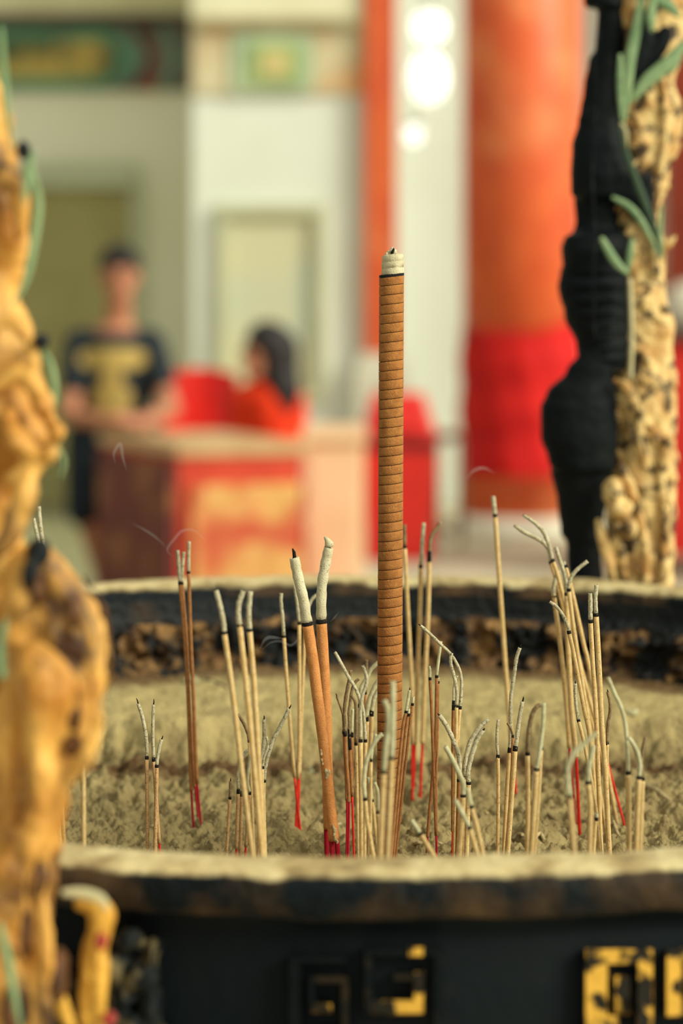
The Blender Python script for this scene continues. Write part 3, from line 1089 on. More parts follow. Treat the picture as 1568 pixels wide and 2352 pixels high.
xs = axis(-.20, .25, .00125, CX - .43, CX + .43, .012)
ys = axis(1.22, 1.60, .0013, CY - .43, 1.60, .012)
ys = ys[:-1] + axis(1.60, 1.82, .003, 1.60, CY + .43, .012)[1:]
bm = bmesh.new()
grid = {}
RA = RO - .049
for i, x in enumerate(xs):
    for j, y in enumerate(ys):
        if math.hypot(x - CX, y - CY) < RA:
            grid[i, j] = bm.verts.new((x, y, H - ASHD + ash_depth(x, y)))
for (i, j) in list(grid):
    q = [(i, j), (i + 1, j), (i + 1, j + 1), (i, j + 1)]
    if all(k in grid for k in q):
        f = bm.faces.new([grid[k] for k in q]); f.smooth = True
# ash colours: pale fine powder on the far terrace, shade of the step painted dark along its foot, grey brown crumbs before it
lay = bm.verts.layers.float.new('grade_and_shade')
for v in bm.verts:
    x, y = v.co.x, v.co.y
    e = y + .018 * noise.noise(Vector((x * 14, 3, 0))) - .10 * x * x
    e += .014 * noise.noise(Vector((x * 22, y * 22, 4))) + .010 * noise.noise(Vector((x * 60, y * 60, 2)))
    step_shade = max(0, 1 - abs(e - 1.556) / .030) * (.75 + .5 * noise.noise(Vector((x * 9, 1, 8)))) ** 1.0
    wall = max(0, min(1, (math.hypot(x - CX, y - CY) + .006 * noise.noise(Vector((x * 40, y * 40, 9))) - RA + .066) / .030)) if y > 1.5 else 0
    v[lay] = .80 + .20 * max(0, min(1, (e - 1.572) / .03)) - .84 * max(0, min(1, step_shade * 1.15), wall * .85)
ASHM, nt, b = new_mat('ash_bed')
N, L = nt.nodes, nt.links
b.inputs['Roughness'].default_value = .97
b.inputs['Specular IOR Level'].default_value = .1
at = N.new('ShaderNodeAttribute'); at.attribute_name = 'grade_and_shade'
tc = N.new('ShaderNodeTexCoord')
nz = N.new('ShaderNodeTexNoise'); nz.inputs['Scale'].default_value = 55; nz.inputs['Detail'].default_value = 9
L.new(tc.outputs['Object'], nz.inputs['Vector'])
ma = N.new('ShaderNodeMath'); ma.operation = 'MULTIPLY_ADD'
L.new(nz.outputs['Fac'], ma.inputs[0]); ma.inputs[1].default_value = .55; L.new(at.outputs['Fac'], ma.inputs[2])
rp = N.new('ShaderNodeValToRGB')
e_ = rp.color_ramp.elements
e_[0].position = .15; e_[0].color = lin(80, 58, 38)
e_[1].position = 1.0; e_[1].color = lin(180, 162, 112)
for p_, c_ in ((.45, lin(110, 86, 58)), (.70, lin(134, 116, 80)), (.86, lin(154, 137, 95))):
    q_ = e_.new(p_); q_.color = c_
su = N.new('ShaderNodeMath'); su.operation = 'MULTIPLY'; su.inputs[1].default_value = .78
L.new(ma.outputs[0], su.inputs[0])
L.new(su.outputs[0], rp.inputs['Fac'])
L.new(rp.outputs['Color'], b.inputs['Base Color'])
nb = N.new('ShaderNodeTexNoise'); nb.inputs['Scale'].default_value = 380; nb.inputs['Detail'].default_value = 8
L.new(tc.outputs['Object'], nb.inputs['Vector'])
bp = N.new('ShaderNodeBump'); bp.inputs['Distance'].default_value = .003
L.new(nb.outputs['Fac'], bp.inputs['Height']); L.new(bp.outputs['Normal'], b.inputs['Normal'])
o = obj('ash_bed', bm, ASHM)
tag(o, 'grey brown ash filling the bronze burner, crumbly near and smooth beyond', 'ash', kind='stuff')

# ------------------------------------------------------------------ incense sticks
GROUP = 'joss sticks standing in the ash'


def lean(pts, Y, Yb):
    y0, y1 = pts[0][1], pts[-1][1]
    out = []
    for (x, y) in pts:
        t = max(0, min(1, (y - y0) / max(1, (y1 - y0))))
        out.append(P(x, y, Y + ((Yb or Y) - Y) * t))
    return out


def ground(pts):
    """carry the lower end of a stick on into the ash"""
    d = (pts[-1] - pts[-2]).normalized()
    zt_ = H - ASHD - .014
    if pts[-1].z > zt_:
        k = min((pts[-1].z - zt_) / max(.3, -d.z), .2)
        pts.append(pts[-1] + d * k)
    return pts


def stick(label, Y, w, body, ash, col='tan', red=None, redcol='red', char=5, ashm='ash', Yb=None, seg=12, group=GROUP, name='incense_stick', stems=1, wick=None, ashw=.94):
    body = [tuple(p) for p in body]
    pts = ground(catmull(lean(body, Y, Yb), 6))
    r = w / 2 * Y / FPX
    base = pts[-1].copy()
    t = thing(name, label, 'incense stick', base, group)
    if red:
        zr = P(0, red, Yb or Y).z
        up = [p for p in pts if p.z >= zr]
        dn = [p for p in pts if p.z < zr]
        if not dn:
            dn = [pts[-1]]
        q = up[-1].lerp(dn[0], (up[-1].z - zr) / max(1e-6, up[-1].z - dn[0].z)) if up else dn[0]
        if len(up) < 2:
            up = [pts[0], q]
        else:
            up = up + [q]
        dn = [q + (up[-2] - up[-1]).normalized() * .004] + [q] + dn
        for k in range(stems):
            off = Vector(((k - (stems - 1) / 2) * r * 1.0, 0, 0))
            bm = bmesh.new()
            tube(bm, [p + off for p in dn], r * (.62 if stems == 1 else .46), seg)
            obj('red_stem', bm, M[redcol], t, base)
    else:
        up = pts
    cl = char * Y / FPX
    bm = bmesh.new()
    tube(bm, up, lambda s: r * (1.0), seg, jit=.03)
    obj('incense_coating', bm, M[col], t, base)
    d = (up[0] - up[1]).normalized()
    # the charred ring where it went out or still glows
    bm = bmesh.new()
    n = 5
    tube(bm, [up[0] - d * cl * (1 - 1.6 * i / (n - 1)) for i in range(n)], [r * 1.015, r * 1.03, r * 1.03, r * .99, r * .9], seg, jit=.05)
    obj('charred_ring', bm, M['char'], t, base)
    if ash:
        ap = lean(ash, Y, Y)
        ap = [up[0] + d * cl * .2] + ap if (ap[0] - up[0]).length > .0015 else [up[0] + d * cl * .2] + ap[1:]
        ap = catmull(ap, 6)
        ra = r * ashw
        bm = bmesh.new()
        N = len(ap)
        rad = [ra * (1 + .05 * math.sin(i * 1.7 + w) + random.uniform(-.03, .03)) * (1 - .10 * (i / N) ** 6) for i in range(N)]
        tube(bm, ap, rad, seg, jit=.07, hollow=True, hollow_mi=1)
        tip = obj('ash_tip', bm, [M[ashm], M['char']], t, base)
        if wick:
            e = (ap[-1] - ap[-2]).normalized()
            bm = bmesh.new()
            tube(bm, [ap[-1] - e * r, ap[-1] + e * r * wick * .6 + Vector((r * .15, 0, 0)), ap[-1] + e * r * wick], [r * .4, r * .3, r * .12], 8)
            obj('burnt_core', bm, M['char'], tip, base)
    return t


S = stick
# ---- far left, beside the near dragon column
S('lone pale stick half hidden beside the gold near dragon column', 1.17, 11, [(192, 1560), (191, 1764), (192, 1952)], [(192, 1560), (190, 1500)])
S('stick whose higher white tip peeps over the black knob of the gold column', 1.36, 10, [(101, 1290), (150, 1985)], [(101, 1290), (97, 1240), (92, 1200), (89, 1163)])
S('stick whose lower white tip peeps over the black knob of the gold column', 1.35, 9, [(93, 1300), (140, 1985)], [(93, 1300), (88, 1245), (82, 1215), (77, 1190)])
S('sharp thin stick with long left bending ash, outermost of a short trio', 1.285, 9, [(337, 1739), (339, 1955)], [(337, 1739), (337, 1713), (333, 1677), (326, 1644), (317, 1616)], 'speck', wick=3)
S('sharp thin stick with straight upright ash in the short trio', 1.292, 8.5, [(352.5, 1741), (367, 1957)], [(352.5, 1741), (351, 1695), (351, 1656), (352.5, 1618)], 'speck', red=1937, char=8, wick=3)
S('lowest stick of the short trio, its brief ash bending right', 1.282, 9, [(360, 1758), (356, 1957)], [(360, 1758), (361, 1743), (366, 1715), (371, 1698)], 'speck', wick=2)
# ---- brown trio rising over the far rim
S('tall brown stick, left ash of two meeting in a V over the far rim', 1.402, 9, [(413, 1338), (423.5, 1455), (432, 1598), (439, 1810), (443, 1883)], [(413, 1336), (411, 1300), (408, 1264)], 'brown', red=1817, redcol='crimson')
S('tall brown stick, right ash of two meeting in a V over the far rim', 1.408, 8, [(417.5, 1338), (427, 1455), (434, 1598), (446, 1784), (455, 1883)], [(417.5, 1336), (419, 1300), (422, 1268)], 'brown', red=1806, redcol='crimson')
S('tallest brown stick over the far rim, straight white ash beside the V pair', 1.400, 8.5, [(433, 1313), (437.5, 1455), (444, 1598), (451.5, 1784), (460.5, 1883)], [(433.5, 1311), (433, 1280), (434, 1243)], 'brown', red=1800, redcol='crimson')
# ---- blurred tall trio in front
S('tall blurred stick with left bending ash against the dark inner wall', 1.145, 12.5, [(514.5, 1452), (533, 1583), (553.5, 1758), (581, 1978)], [(514.5, 1450), (513, 1430), (505, 1391), (496, 1356)])
S('tall blurred stick with ash hooked right at its tip, middle of three', 1.150, 13, [(550, 1435), (566, 1583), (583, 1760), (603, 1985)], [(550, 1433), (547, 1412), (549, 1384), (558.7, 1357)])
S('tall blurred stick with upright ash beside the hooked one', 1.160, 13, [(572.7, 1446), (584, 1583), (594, 1760), (607, 1985)], [(572.7, 1443), (571, 1404), (575, 1358)])
# ---- short cluster behind them
S('shortest dark tipped stick at the outer edge of the small cluster', 1.284, 7.5, [(528, 1831), (520, 1960)], [(528, 1831), (529, 1810), (529, 1794)], 'speck', ashm='ashbrown', wick=2)
S('thin stick whose brown ash curls right, beside the shortest dark tipped one', 1.288, 8, [(547, 1815), (542, 1965)], [(547, 1815), (547, 1774), (556, 1740), (569, 1722)], 'speck', red=1950, char=8)
S('thin stick charred at the top with no ash left in the small cluster', 1.294, 8, [(555, 1821), (551, 1970)], [(555, 1821), (556, 1812)], 'speck', red=1966, char=8)
S('thin stick with pale upright ash and hanging flake in the small cluster', 1.299, 8, [(573, 1820), (568, 1900), (562, 1973)], [(573, 1820), (568, 1797), (571, 1765), (575, 1733)], 'speck', red=1945, ashm='ashpale')
S('stick with thin brown ash bowed behind the blurred tall trio', 1.310, 8, [(572, 1700), (584, 1985)], [(572, 1700), (569, 1685), (560, 1662), (546, 1640)], 'tan', ashm='ashbrown')
S('stick with thick white ash standing upright behind the blurred tall trio', 1.283, 9, [(599, 1775), (593, 1985)], [(599, 1774), (601, 1743), (606, 1695), (606, 1652)], 'tan', wick=2)
S('stick with long ash leaning right like a branch, by the small cluster', 1.276, 9.5, [(606, 1792), (605, 1830), (609, 1985)], [(606, 1792), (609.5, 1758), (625, 1704), (648, 1660), (664, 1627)], 'tan', wick=2, ashw=1.05)
S('stick with a short curled broken ash beside the leaning branch like one', 1.268, 7.5, [(603, 1762), (598, 1985)], [(603, 1762), (606, 1740), (615, 1714), (612, 1692)], 'tan', ashw=.8)
# ---- red footed pair behind
S('tall stick on red stem, its ash bent left, crossing its neighbour low', 1.385, 8.6, [(651.5, 1460), (661, 1600), (676, 1785), (690, 1913)], [(651.5, 1458), (649, 1420), (645, 1382), (646, 1363)], red=1785)
S('tall stick on red stem, ash hidden beside the thick pair', 1.392, 8.6, [(687, 1430), (687.5, 1592), (686, 1740), (678.5, 1905)], [(687, 1428), (682, 1382), (675.5, 1342)], red=1789)
S('stick on red stem whose ash arches between the two thick sticks', 1.400, 8.2, [(702, 1425), (697, 1520), (690, 1700), (684, 1905)], [(702, 1423), (706, 1402), (714, 1380), (726, 1366)], red=1778)

# ---- thick pair
S('thick orange stick, front one of the pair, hollow ash top with black core', 1.272, 25.5, [(705, 1430), (719.6, 1525), (726, 1580), (741.6, 1695), (750, 1771), (758, 1848), (767, 1932), (770, 1985)],
  [(705, 1429), (697.6, 1382), (684, 1324), (675.5, 1281)], 'orange', red=1930, redcol='crimson', ashm='ashthick', group='thick orange incense sticks', name='thick_incense_stick', seg=28, stems=2, wick=1.7, char=7)
t_b = S('thick orange stick, rear one of the pair, ash capped by a curled crumb', 1.301, 25, [(737.5, 1425), (742.5, 1506), (748, 1620), (751, 1750), (755, 1895), (757, 1985)],
        [(737.5, 1424), (738.5, 1353), (747, 1296), (755, 1258)], 'orange', red=1903, redcol='crimson', ashm='ashthick', group='thick orange incense sticks', name='thick_incense_stick', seg=28, stems=2, char=7)
bm = bmesh.new()
tube(bm, [P(755.5, 1256, 1.301), P(755, 1248, 1.301), P(751, 1240, 1.301), P(745, 1233, 1.301)], [.0024, .0024, .0014, .0006], 14, jit=.1)
o = obj('ash_crumb', bm, M['ashthick'], t_b, Vector(t_b.location))

t_f = bpy.data.objects['thick_incense_stick']
for pts in ([(737, 1722, 3), (738, 1730, 3.4), (739, 1744, 3.2), (741, 1752, 2.4)], [(748, 1768, 4), (751, 1776, 5), (755, 1771, 4), (749, 1783, 3)], [(764, 1896, 3.6), (768, 1904, 4), (767, 1914, 3.6), (769, 1924, 4), (774, 1931, 3.4)]):
    bm = bmesh.new()
    for (x, y, r_) in pts:
        blob(bm, P(x, y, 1.272) + Vector((0, -.0030, 0)), (r_ * 1.272 / FPX, .0008, r_ * 1.6 * 1.272 / FPX), None, 10, 8)
    remesh(obj('ash_crust', bm, M['dirt'], t_f, Vector(t_f.location)), .0003, 1, .0006, .0015)

# ---- giant stick: stacked saw-cut rings
GY = 1.318
gt = thing('giant_incense_stick', 'giant brown incense stick ringed with saw cuts, tallest in the burner', 'incense stick', P(893, 1990, GY))
fl = Vector(gt.location)
gs = GY / FPX
bm = bmesh.new()
rg = 28.6 * gs
seg = 72
rows = []
py = 633.0
k = 0
while py < 1888:
    step = 21.7
    a = (py, 0, 0)
    rows += [(py + .8, 1.0, 0, k), (py + step * .33, 1.0, 0, k), (py + step * .66, 1.0, 0, k), (py + step - 1.3, 1.0, 0, k), (py + step - .9, .985, 1, k), (py + step - .75, .90, 1, k), (py + step + .35, .90, 1, k), (py + step + .5, .985, 0, k)]
    py += step
    k += 1
rings = []
for (yy, rr, mi, kk) in rows:
    cxp = 899 + (893.5 - 899) * (yy - 633) / 1257
    c = P(cxp, yy, GY)
    ring = []
    fk = random.Random(kk)
    ph = fk.uniform(-.3, .3)
    depth_amp = fk.uniform(.75, 1.15)
    for q in range(seg):
        a = 2 * math.pi * q / seg
        # the saw cuts bite from the left front and run out towards the right rear
        bite = max(0, min(1, .80 + .55 * math.cos(a - math.radians(215) + ph)))
        r_ = rg * (1 - (1 - rr) * bite * depth_amp)
        n = .0016 * rg / .0067 * 0.06 * noise.noise(Vector((math.cos(a) * 4, math.sin(a) * 4, yy * .13)))
        r_ += n
        x, y = r_ * math.cos(a), r_ * math.sin(a)
        zz_ = c.z + x * .115 + .0006 * (1 - abs(rr - 1)) * 0
        ring.append(bm.verts.new((c.x + x, c.y + y, zz_)))
    rings.append((ring, mi))
for i in range(len(rings) - 1):
    A_, B_ = rings[i][0], rings[i + 1][0]
    for q in range(seg):
        f = bm.faces.new((A_[q], A_[(q + 1) % seg], B_[(q + 1) % seg], B_[q]))
        f.smooth = True
        f.material_index = 1 if rings[i][1] else 0
f = bm.faces.new(rings[0][0]); f = bm.faces.new(rings[-1][0])
obj('incense_coating', bm, [M['giant'], M['cut']], gt, fl)
# burnt edge
bm = bmesh.new()
tt = lambda yy, rr: [bm.verts.new(P(899, yy, GY) + Vector((rr * math.cos(2 * math.pi * q / 48), rr * math.sin(2 * math.pi * q / 48), rr * math.cos(2 * math.pi * q / 48) * .115 + .0003 * noise.noise(Vector((q * .9, yy, 0)))))) for q in range(48)]
rr_ = [tt(636, rg * 1.004), tt(632.5, rg * 1.010), tt(629.5, rg * 1.0), tt(630, rg * .6)]
for i in range(3):
    for q in range(48):
        bm.faces.new((rr_[i][q], rr_[i][(q + 1) % 48], rr_[i + 1][(q + 1) % 48], rr_[i + 1][q])).smooth = True
obj('charred_ring', bm, M['char'], gt, fl)
# ash crown: three burnt rings and crumbs on top
bm = bmesh.new()
prev = None
for (yy, rp) in ((631, 25.5), (629, 26), (617, 25.6), (614.5, 24.2), (613.5, 25.2), (602, 25.2), (600, 23.6), (599, 24.6), (587, 24.0), (584.5, 21), (583, 10)):
    ring = []
    for q in range(40):
        a = 2 * math.pi * q / 40
        r_ = rp * gs * (1 + .03 * noise.noise(Vector((math.cos(a) * 2.5, math.sin(a) * 2.5, yy * .2))))
        ring.append(bm.verts.new(P(901.5, yy, GY) + Vector((r_ * math.cos(a), r_ * math.sin(a), r_ * math.cos(a) * .09 + .0006 * noise.noise(Vector((math.cos(a) * 3, math.sin(a) * 3, yy)))))))
    if prev:
        for q in range(40):
            bm.faces.new((prev[q], prev[(q + 1) % 40], ring[(q + 1) % 40], ring[q])).smooth = True
    prev = ring
bm.faces.new(prev)
tip = obj('ash_tip', bm, M['ashthick'], gt, fl)
bm = bmesh.new()
for (x, y, r_) in ((893, 580, 6), (905, 578, 6.5), (899, 576, 5), (901, 571, 4), (888, 583, 4)):
    blob(bm, P(x, y, GY) + Vector((0, random.uniform(-.002, .002), 0)), (r_ * gs, r_ * gs, r_ * gs * .9))
remesh(obj('ash_crumb', bm, M['ashthick'], tip, fl), .00035, 1, .0008, .002)
bm = bmesh.new()
tube(bm, [P(899, 583, GY - .003), P(904, 572, GY - .003), P(903, 569, GY - .003)], [.0009, .0006, .0002], 8)
obj('burnt_core', bm, M['char'], tip, fl)
for dx in (-7, 7):
    bm = bmesh.new()
    tube(bm, [P(893 + dx, 1880, GY), P(892 + dx, 2010, GY)], .0016, 10)
    obj('red_stem', bm, M['crimson'], gt, fl)

# ---- central cluster between thick pair and giant
S('stick with the longest straight ash slanting left in the central cluster', 1.245, 8.5, [(839, 1700), (837, 1800), (837, 1980)], [(839, 1699), (837, 1667), (833, 1628.6), (827, 1609), (816.5, 1582), (797, 1549.5), (773, 1505), (768, 1498)], 'tan', wick=2.5, ashw=.92)
S('stick with hollow ringed ash end bent left before the central cluster', 1.250, 8, [(817, 1707), (819, 1800), (823, 1980)], [(817, 1706), (817, 1635), (815, 1611), (807, 1598)], 'tan', ashm='ashbrown')
S('stick with wavy ash shaped like a wishbone arm in the central cluster', 1.232, 10, [(828, 1700), (829.6, 1980)], [(828, 1699), (827, 1639), (829, 1616), (833, 1594), (839.5, 1577.5), (842, 1562), (839.5, 1547), (833, 1529)], 'tan', ashw=.8)
S('stick with tall brown ash rising near the dark hollow one in the centre', 1.268, 9, [(792, 1682), (795, 1750), (801, 1840), (799, 1980)], [(792, 1680), (791, 1628), (796, 1590), (802.5, 1558), (805, 1539)], 'brown', red=1842, redcol='crimson', ashm='ashbrown', char=9)
S('thin stick leaning out left with dark pointed ash, edge of the central cluster', 1.275, 7, [(789, 1681), (796, 1830), (795, 1980)], [(789, 1680), (787, 1641), (778, 1613), (773, 1599)], 'brown', red=1838, redcol='crimson', ashm='ashbrown', ashw=.8, wick=2)
S('stick with dark hollow tube of ash and long char in the central cluster', 1.262, 8, [(802, 1692), (806, 1780), (808.5, 1829), (813, 1980)], [(802, 1660), (801, 1635), (804, 1616), (807.6, 1588), (815, 1568), (824, 1559)], 'brown', red=1829, char=30, ashm='ashbrown')
S('stick with pale drop shaped ash behind the hollow tube one', 1.280, 8, [(807.6, 1684), (809, 1845), (813, 1980)], [(807.6, 1682), (808, 1655), (810, 1628)], 'brown', red=1843, char=9, ashm='ashpale')
S('stick with thick whitish ash arching highest behind the giant stick', 1.345, 10, [(826, 1620), (828, 1980)], [(826, 1618), (829, 1580), (842, 1558), (851, 1539), (867, 1523), (880, 1515)], 'tan', ashm='ashpale')
S('stick with whitish ash arching behind the giant stick, second arch down', 1.352, 10, [(842, 1648), (845, 1800), (845, 1980)], [(842, 1646), (841, 1641), (847, 1609), (855, 1588), (867, 1565), (882, 1548)], 'tan', ashm='ashpale', char=9, ashw=1.05)
S('stick with whitish ash arching behind the giant stick, lowest arch', 1.336, 10.5, [(853, 1636), (851, 1700), (848.7, 1771), (846, 1980)], [(853, 1634), (856, 1618), (859, 1603), (867, 1588), (876, 1578)], 'tan', ashm='ashpale', char=9)
S('stick with small upright brown tip rising behind the wishbone ash', 1.365, 7, [(839, 1590), (836, 1980)], [(839, 1588), (841, 1545), (842, 1516)], 'brown', ashm='ashbrown')
S('slightly blurred stick whose ash arches right across the giant stick', 1.182, 10.5, [(838, 1834), (842, 1880), (848, 1915), (860, 1985)], [(837, 1832), (835, 1800), (837, 1771), (843, 1742), (856, 1712), (867.5, 1695), (878, 1686)], 'tan', ashm='ashpale')
S('thin stick with slender ash beside the one arching across the giant', 1.205, 6.5, [(852, 1745), (850, 1985)], [(852, 1743), (856, 1715), (863, 1686)], 'tan', ashm='ashpale')
S('short stick with drooped grey ash and black ring before the giant stick', 1.216, 8, [(854, 1837), (858, 1870), (866, 1950), (868, 1985)], [(854, 1836), (850, 1806), (846, 1785)], 'tan', ashm='ashpale')
S('short stick with greyish ash right beside the drooped grey one', 1.208, 8, [(868, 1864), (870, 1985)], [(868, 1863), (867, 1819), (860, 1797)], 'tan', ashm='ashpale')
# ---- blurred front sticks over the giant
S('blurred stick in front of the giant, straight pale ash tallest there', 1.085, 14.5, [(899, 1740), (897, 1800), (888, 1985)], [(899, 1737), (901, 1690), (902, 1625), (902, 1565)], 'tan', ashm='ashpale')
S('blurred stick in front of the giant, its ash bent left', 1.092, 14.5, [(880.6, 1772), (877, 1850), (871, 1985)], [(880.6, 1770), (886, 1710), (892, 1665), (890, 1630), (882, 1608)], 'tan', ashm='ashpale')
# ---- brown ones leaning right of the giant
S('brown stick leaning against the giant, longest white ash of the three', 1.262, 7.6, [(932.6, 1633), (922.7, 1690), (897, 1975)], [(932.6, 1633), (934, 1622), (937, 1606), (940, 1585)], 'brown', ashm='ashpale', wick=1.5)
S('brown stick leaning against the giant, ashless middle one of the three', 1.268, 7.4, [(938, 1640), (930, 1690), (902, 1975)], [(938, 1640), (938.5, 1628)], 'brown', ashm='ashpale')
S('brown stick leaning against the giant, outer of three with stubby white ash', 1.274, 7, [(947, 1616), (938, 1690), (907.5, 1975)], [(947, 1616), (948, 1608), (948.5, 1600)], 'brown', ashm='ashpale')
# ---- far blurred trio behind the giant
S('far blurred stick close behind the giant, half hidden, dark thin ash', 1.470, 10, [(929, 1255), (936, 1400), (942, 1515), (946, 1620), (946.5, 1822)], [(929, 1252), (928, 1205)], red=1709, ashm='ashbrown')
S('far blurred stick behind the giant, straight grey ash, middle of three', 1.478, 10, [(966, 1300), (964, 1400), (959, 1534), (953, 1700), (949, 1822)], [(966, 1296), (969, 1250), (973, 1201)], red=1709)
S('far blurred stick behind the giant, its burnt tip forked to the right', 1.474, 10.5, [(985.5, 1275), (983, 1400), (976, 1550), (970, 1700), (964.8, 1822)], [(985.5, 1273), (987.5, 1240), (993, 1224), (1012, 1199)], red=1707, char=16, ashm='ashbrown', ashw=.75)
# ---- thin brown trio
S('thin brown stick with brief crumbled white ash, near the drooping ash', 1.285, 7.2, [(987, 1557), (990.6, 1629), (995, 1750), (1001, 1919), (1002, 1970)], [(987, 1556), (987, 1540), (985, 1530)], 'brown', red=1919, redcol='crimson', ashm='ashpale')
S('thin brown stick with upright white ash under the drooping ash', 1.292, 7.6, [(1002.5, 1552), (1000, 1687), (995, 1760), (984, 1890), (979, 1970)], [(1002.5, 1550), (1005, 1530), (1010, 1490), (1012.6, 1473)], 'brown', red=1922, redcol='crimson', ashm='ashpale')
S('thin brown stick without ash, hugging the one under the drooping ash', 1.300, 6.5, [(1006, 1565), (1004, 1698), (1001, 1814), (1003, 1970)], [(1006, 1565), (1006, 1556)], 'brown', red=1919, redcol='crimson')
# ---- drooping ash group
S('stick whose very long ash arches over and droops left towards the giant', 1.278, 8.6, [(1056, 1624), (1051, 1698), (1050, 1850), (1046, 1985)], [(1057, 1618), (1058.5, 1600), (1059.5, 1566), (1055.7, 1541), (1045, 1518), (1031.7, 1499), (1012.6, 1481), (993.5, 1462), (974, 1444), (965, 1437)], 'tan', wick=1.5, ashw=.86)
S('stick whose ash bows beneath and props the long drooping ash', 1.271, 8.6, [(1048, 1620), (1047, 1698), (1043, 1985)], [(1051, 1616), (1049, 1590), (1043, 1556), (1036, 1530), (1034.5, 1515), (1036.5, 1500)], 'tan', ashw=.94)
S('stick with thin straight ash behind the drooping one, on bright red stem', 1.287, 8.6, [(1041.5, 1617), (1040, 1698), (1039.5, 1909), (1038, 1980)], [(1041.5, 1616), (1041, 1595), (1043, 1570), (1050, 1552)], 'brown', red=1910, char=14, ashw=.6)
# ---- forked ashes
S('stick with thick ash curving left, left arm of the forked ashes', 1.262, 11, [(1054, 1790), (1053, 1830), (1049, 1985)], [(1053.8, 1787), (1054.7, 1756), (1051, 1728), (1040, 1699), (1028, 1673), (1016, 1653), (1008, 1643)], 'brown', wick=1, ashw=1.02)
S('blurred stick with pale ash leaning left before the forked ashes', 1.200, 13.5, [(1063, 1826), (1060, 1880), (1052, 1985)], [(1064, 1823), (1063, 1800), (1053, 1775), (1037.5, 1743), (1022, 1714)], 'tan', ashm='ashpale', ashw=.92)
S('stick with ash reaching farthest right, rear right arm of the forked ashes', 1.275, 11, [(1068, 1785), (1067, 1860), (1064, 1985)], [(1068, 1783), (1067, 1760), (1070, 1737), (1077.7, 1708), (1087, 1690), (1100, 1671), (1112, 1660), (1122, 1652)], 'tan')
S('stick with stout ash, lower right arm of the forked ashes', 1.255, 12, [(1075.5, 1797), (1074, 1850), (1070, 1985)], [(1076, 1794), (1074, 1775), (1079.6, 1747), (1091, 1708), (1098, 1693), (1109, 1677)], 'tan', wick=1)
S('blurred short stick tilting away under the forked ashes, steeper of two', 1.125, 11.5, [(1082, 1852), (1097, 1910), (1113, 1985)], [(1081, 1848), (1076, 1826), (1073, 1810)], 'tan', ashm='ashpale')
S('blurred short stick tilting away under the forked ashes, ash lying left', 1.118, 12, [(1077, 1900), (1088, 1938), (1102, 1985)], [(1075, 1895), (1058, 1862), (1045, 1838)], 'tan', ashm='ashpale')
S('blurred low stick tilted far over near the ash rubble', 1.140, 12, [(964, 1914), (984, 1948), (1007, 1985)], [(960, 1909), (952, 1896), (943.7, 1883)], 'tan', ashm='ashpale')
# ---- group right of the forked ashes
S('slim upright stick with narrow ash and black ring beside the forked ashes', 1.290, 8.6, [(1143, 1736), (1144, 1811), (1142.7, 1975)], [(1143, 1733), (1140.7, 1700), (1141.5, 1673), (1144, 1652)], 'tan', ashw=.85)
S('stick with the tallest curved ash, bead on its tip', 1.302, 9.5, [(1170, 1721), (1164, 1811), (1155.5, 1975)], [(1170, 1719), (1172, 1690), (1172.5, 1610), (1176.5, 1577), (1181, 1545), (1186, 1511), (1193.5, 1488)], 'tan', char=8, wick=2)
S('stick with ash leaning right, black ringed, before the tallest curved ash', 1.288, 11.5, [(1183, 1717), (1175, 1827), (1164, 1980)], [(1183, 1714), (1186, 1700), (1189, 1673), (1194, 1641), (1199.5, 1611)], 'tan', char=8, wick=2, ashw=.85)
S('thin stick with a dark stub of ash between the tall curved and leaning ones', 1.296, 6, [(1177, 1690), (1173, 1800), (1160, 1975)], [(1177, 1688), (1172, 1672), (1165, 1661)], 'brown', ashm='ashbrown')
S('lone tall stick standing high over the far rim before the red pillar', 1.470, 11, [(1136.6, 1183), (1146, 1324), (1156.5, 1477), (1166, 1610), (1184.5, 1826)], [(1136.6, 1181), (1134, 1160), (1132, 1140)], red=1784)
S('blurred stick with brown ash hooked right, beside the paired pale one', 1.196, 11, [(1211, 1730), (1211.6, 1843), (1210, 1980)], [(1211.5, 1726), (1213, 1700), (1216.4, 1665), (1222.8, 1638), (1232, 1624), (1242, 1618)], 'tan', ashm='ashbrown')
S('blurred stick with pale straight ash, thicker of the paired ones', 1.176, 13, [(1231.5, 1766), (1227, 1843), (1217, 1985)], [(1231.5, 1763), (1236, 1745), (1242, 1700), (1246.7, 1657), (1248.5, 1614)], 'tan', ashm='ashpale', ashw=.8)
S('blurred stick with flat burnt top hugging the paired pale one', 1.190, 10, [(1242, 1718), (1235, 1843), (1224, 1985)], [(1242, 1717), (1243, 1708)], 'tan')
# ---- big right group
S('tall stick with the topmost ash curving far left before the black column', 1.405, 10, [(1268, 1286), (1281, 1324), (1310, 1440), (1354, 1610), (1390, 1735), (1426, 1868)], [(1267.5, 1283), (1262.4, 1260), (1256, 1240), (1246, 1219.5), (1225.4, 1199), (1201, 1183)], red=1733)
S('tall stick with ash curving far left just under the topmost one', 1.414, 9.5, [(1264, 1291), (1276, 1330), (1304, 1440), (1346, 1610), (1384, 1750), (1413, 1871)], [(1263.5, 1288), (1262, 1268), (1251, 1250), (1233, 1237), (1202.4, 1222), (1181, 1206)], red=1752)
S('stick with straight ash leaning left in the tall bunch, thick and soft', 1.388, 12.5, [(1301.4, 1363), (1302, 1439), (1307, 1536), (1312, 1640), (1322, 1736), (1330, 1894)], [(1301.4, 1361), (1300, 1344), (1294, 1314), (1284, 1283), (1275.5, 1256)], red=1738, ashw=.78)
S('stick with a glowing reddish burnt end inside the tall bunch', 1.398, 10, [(1297, 1300), (1304.5, 1324), (1320, 1388), (1341, 1484), (1353, 1536), (1400, 1800)], [(1297, 1300), (1293, 1290)])
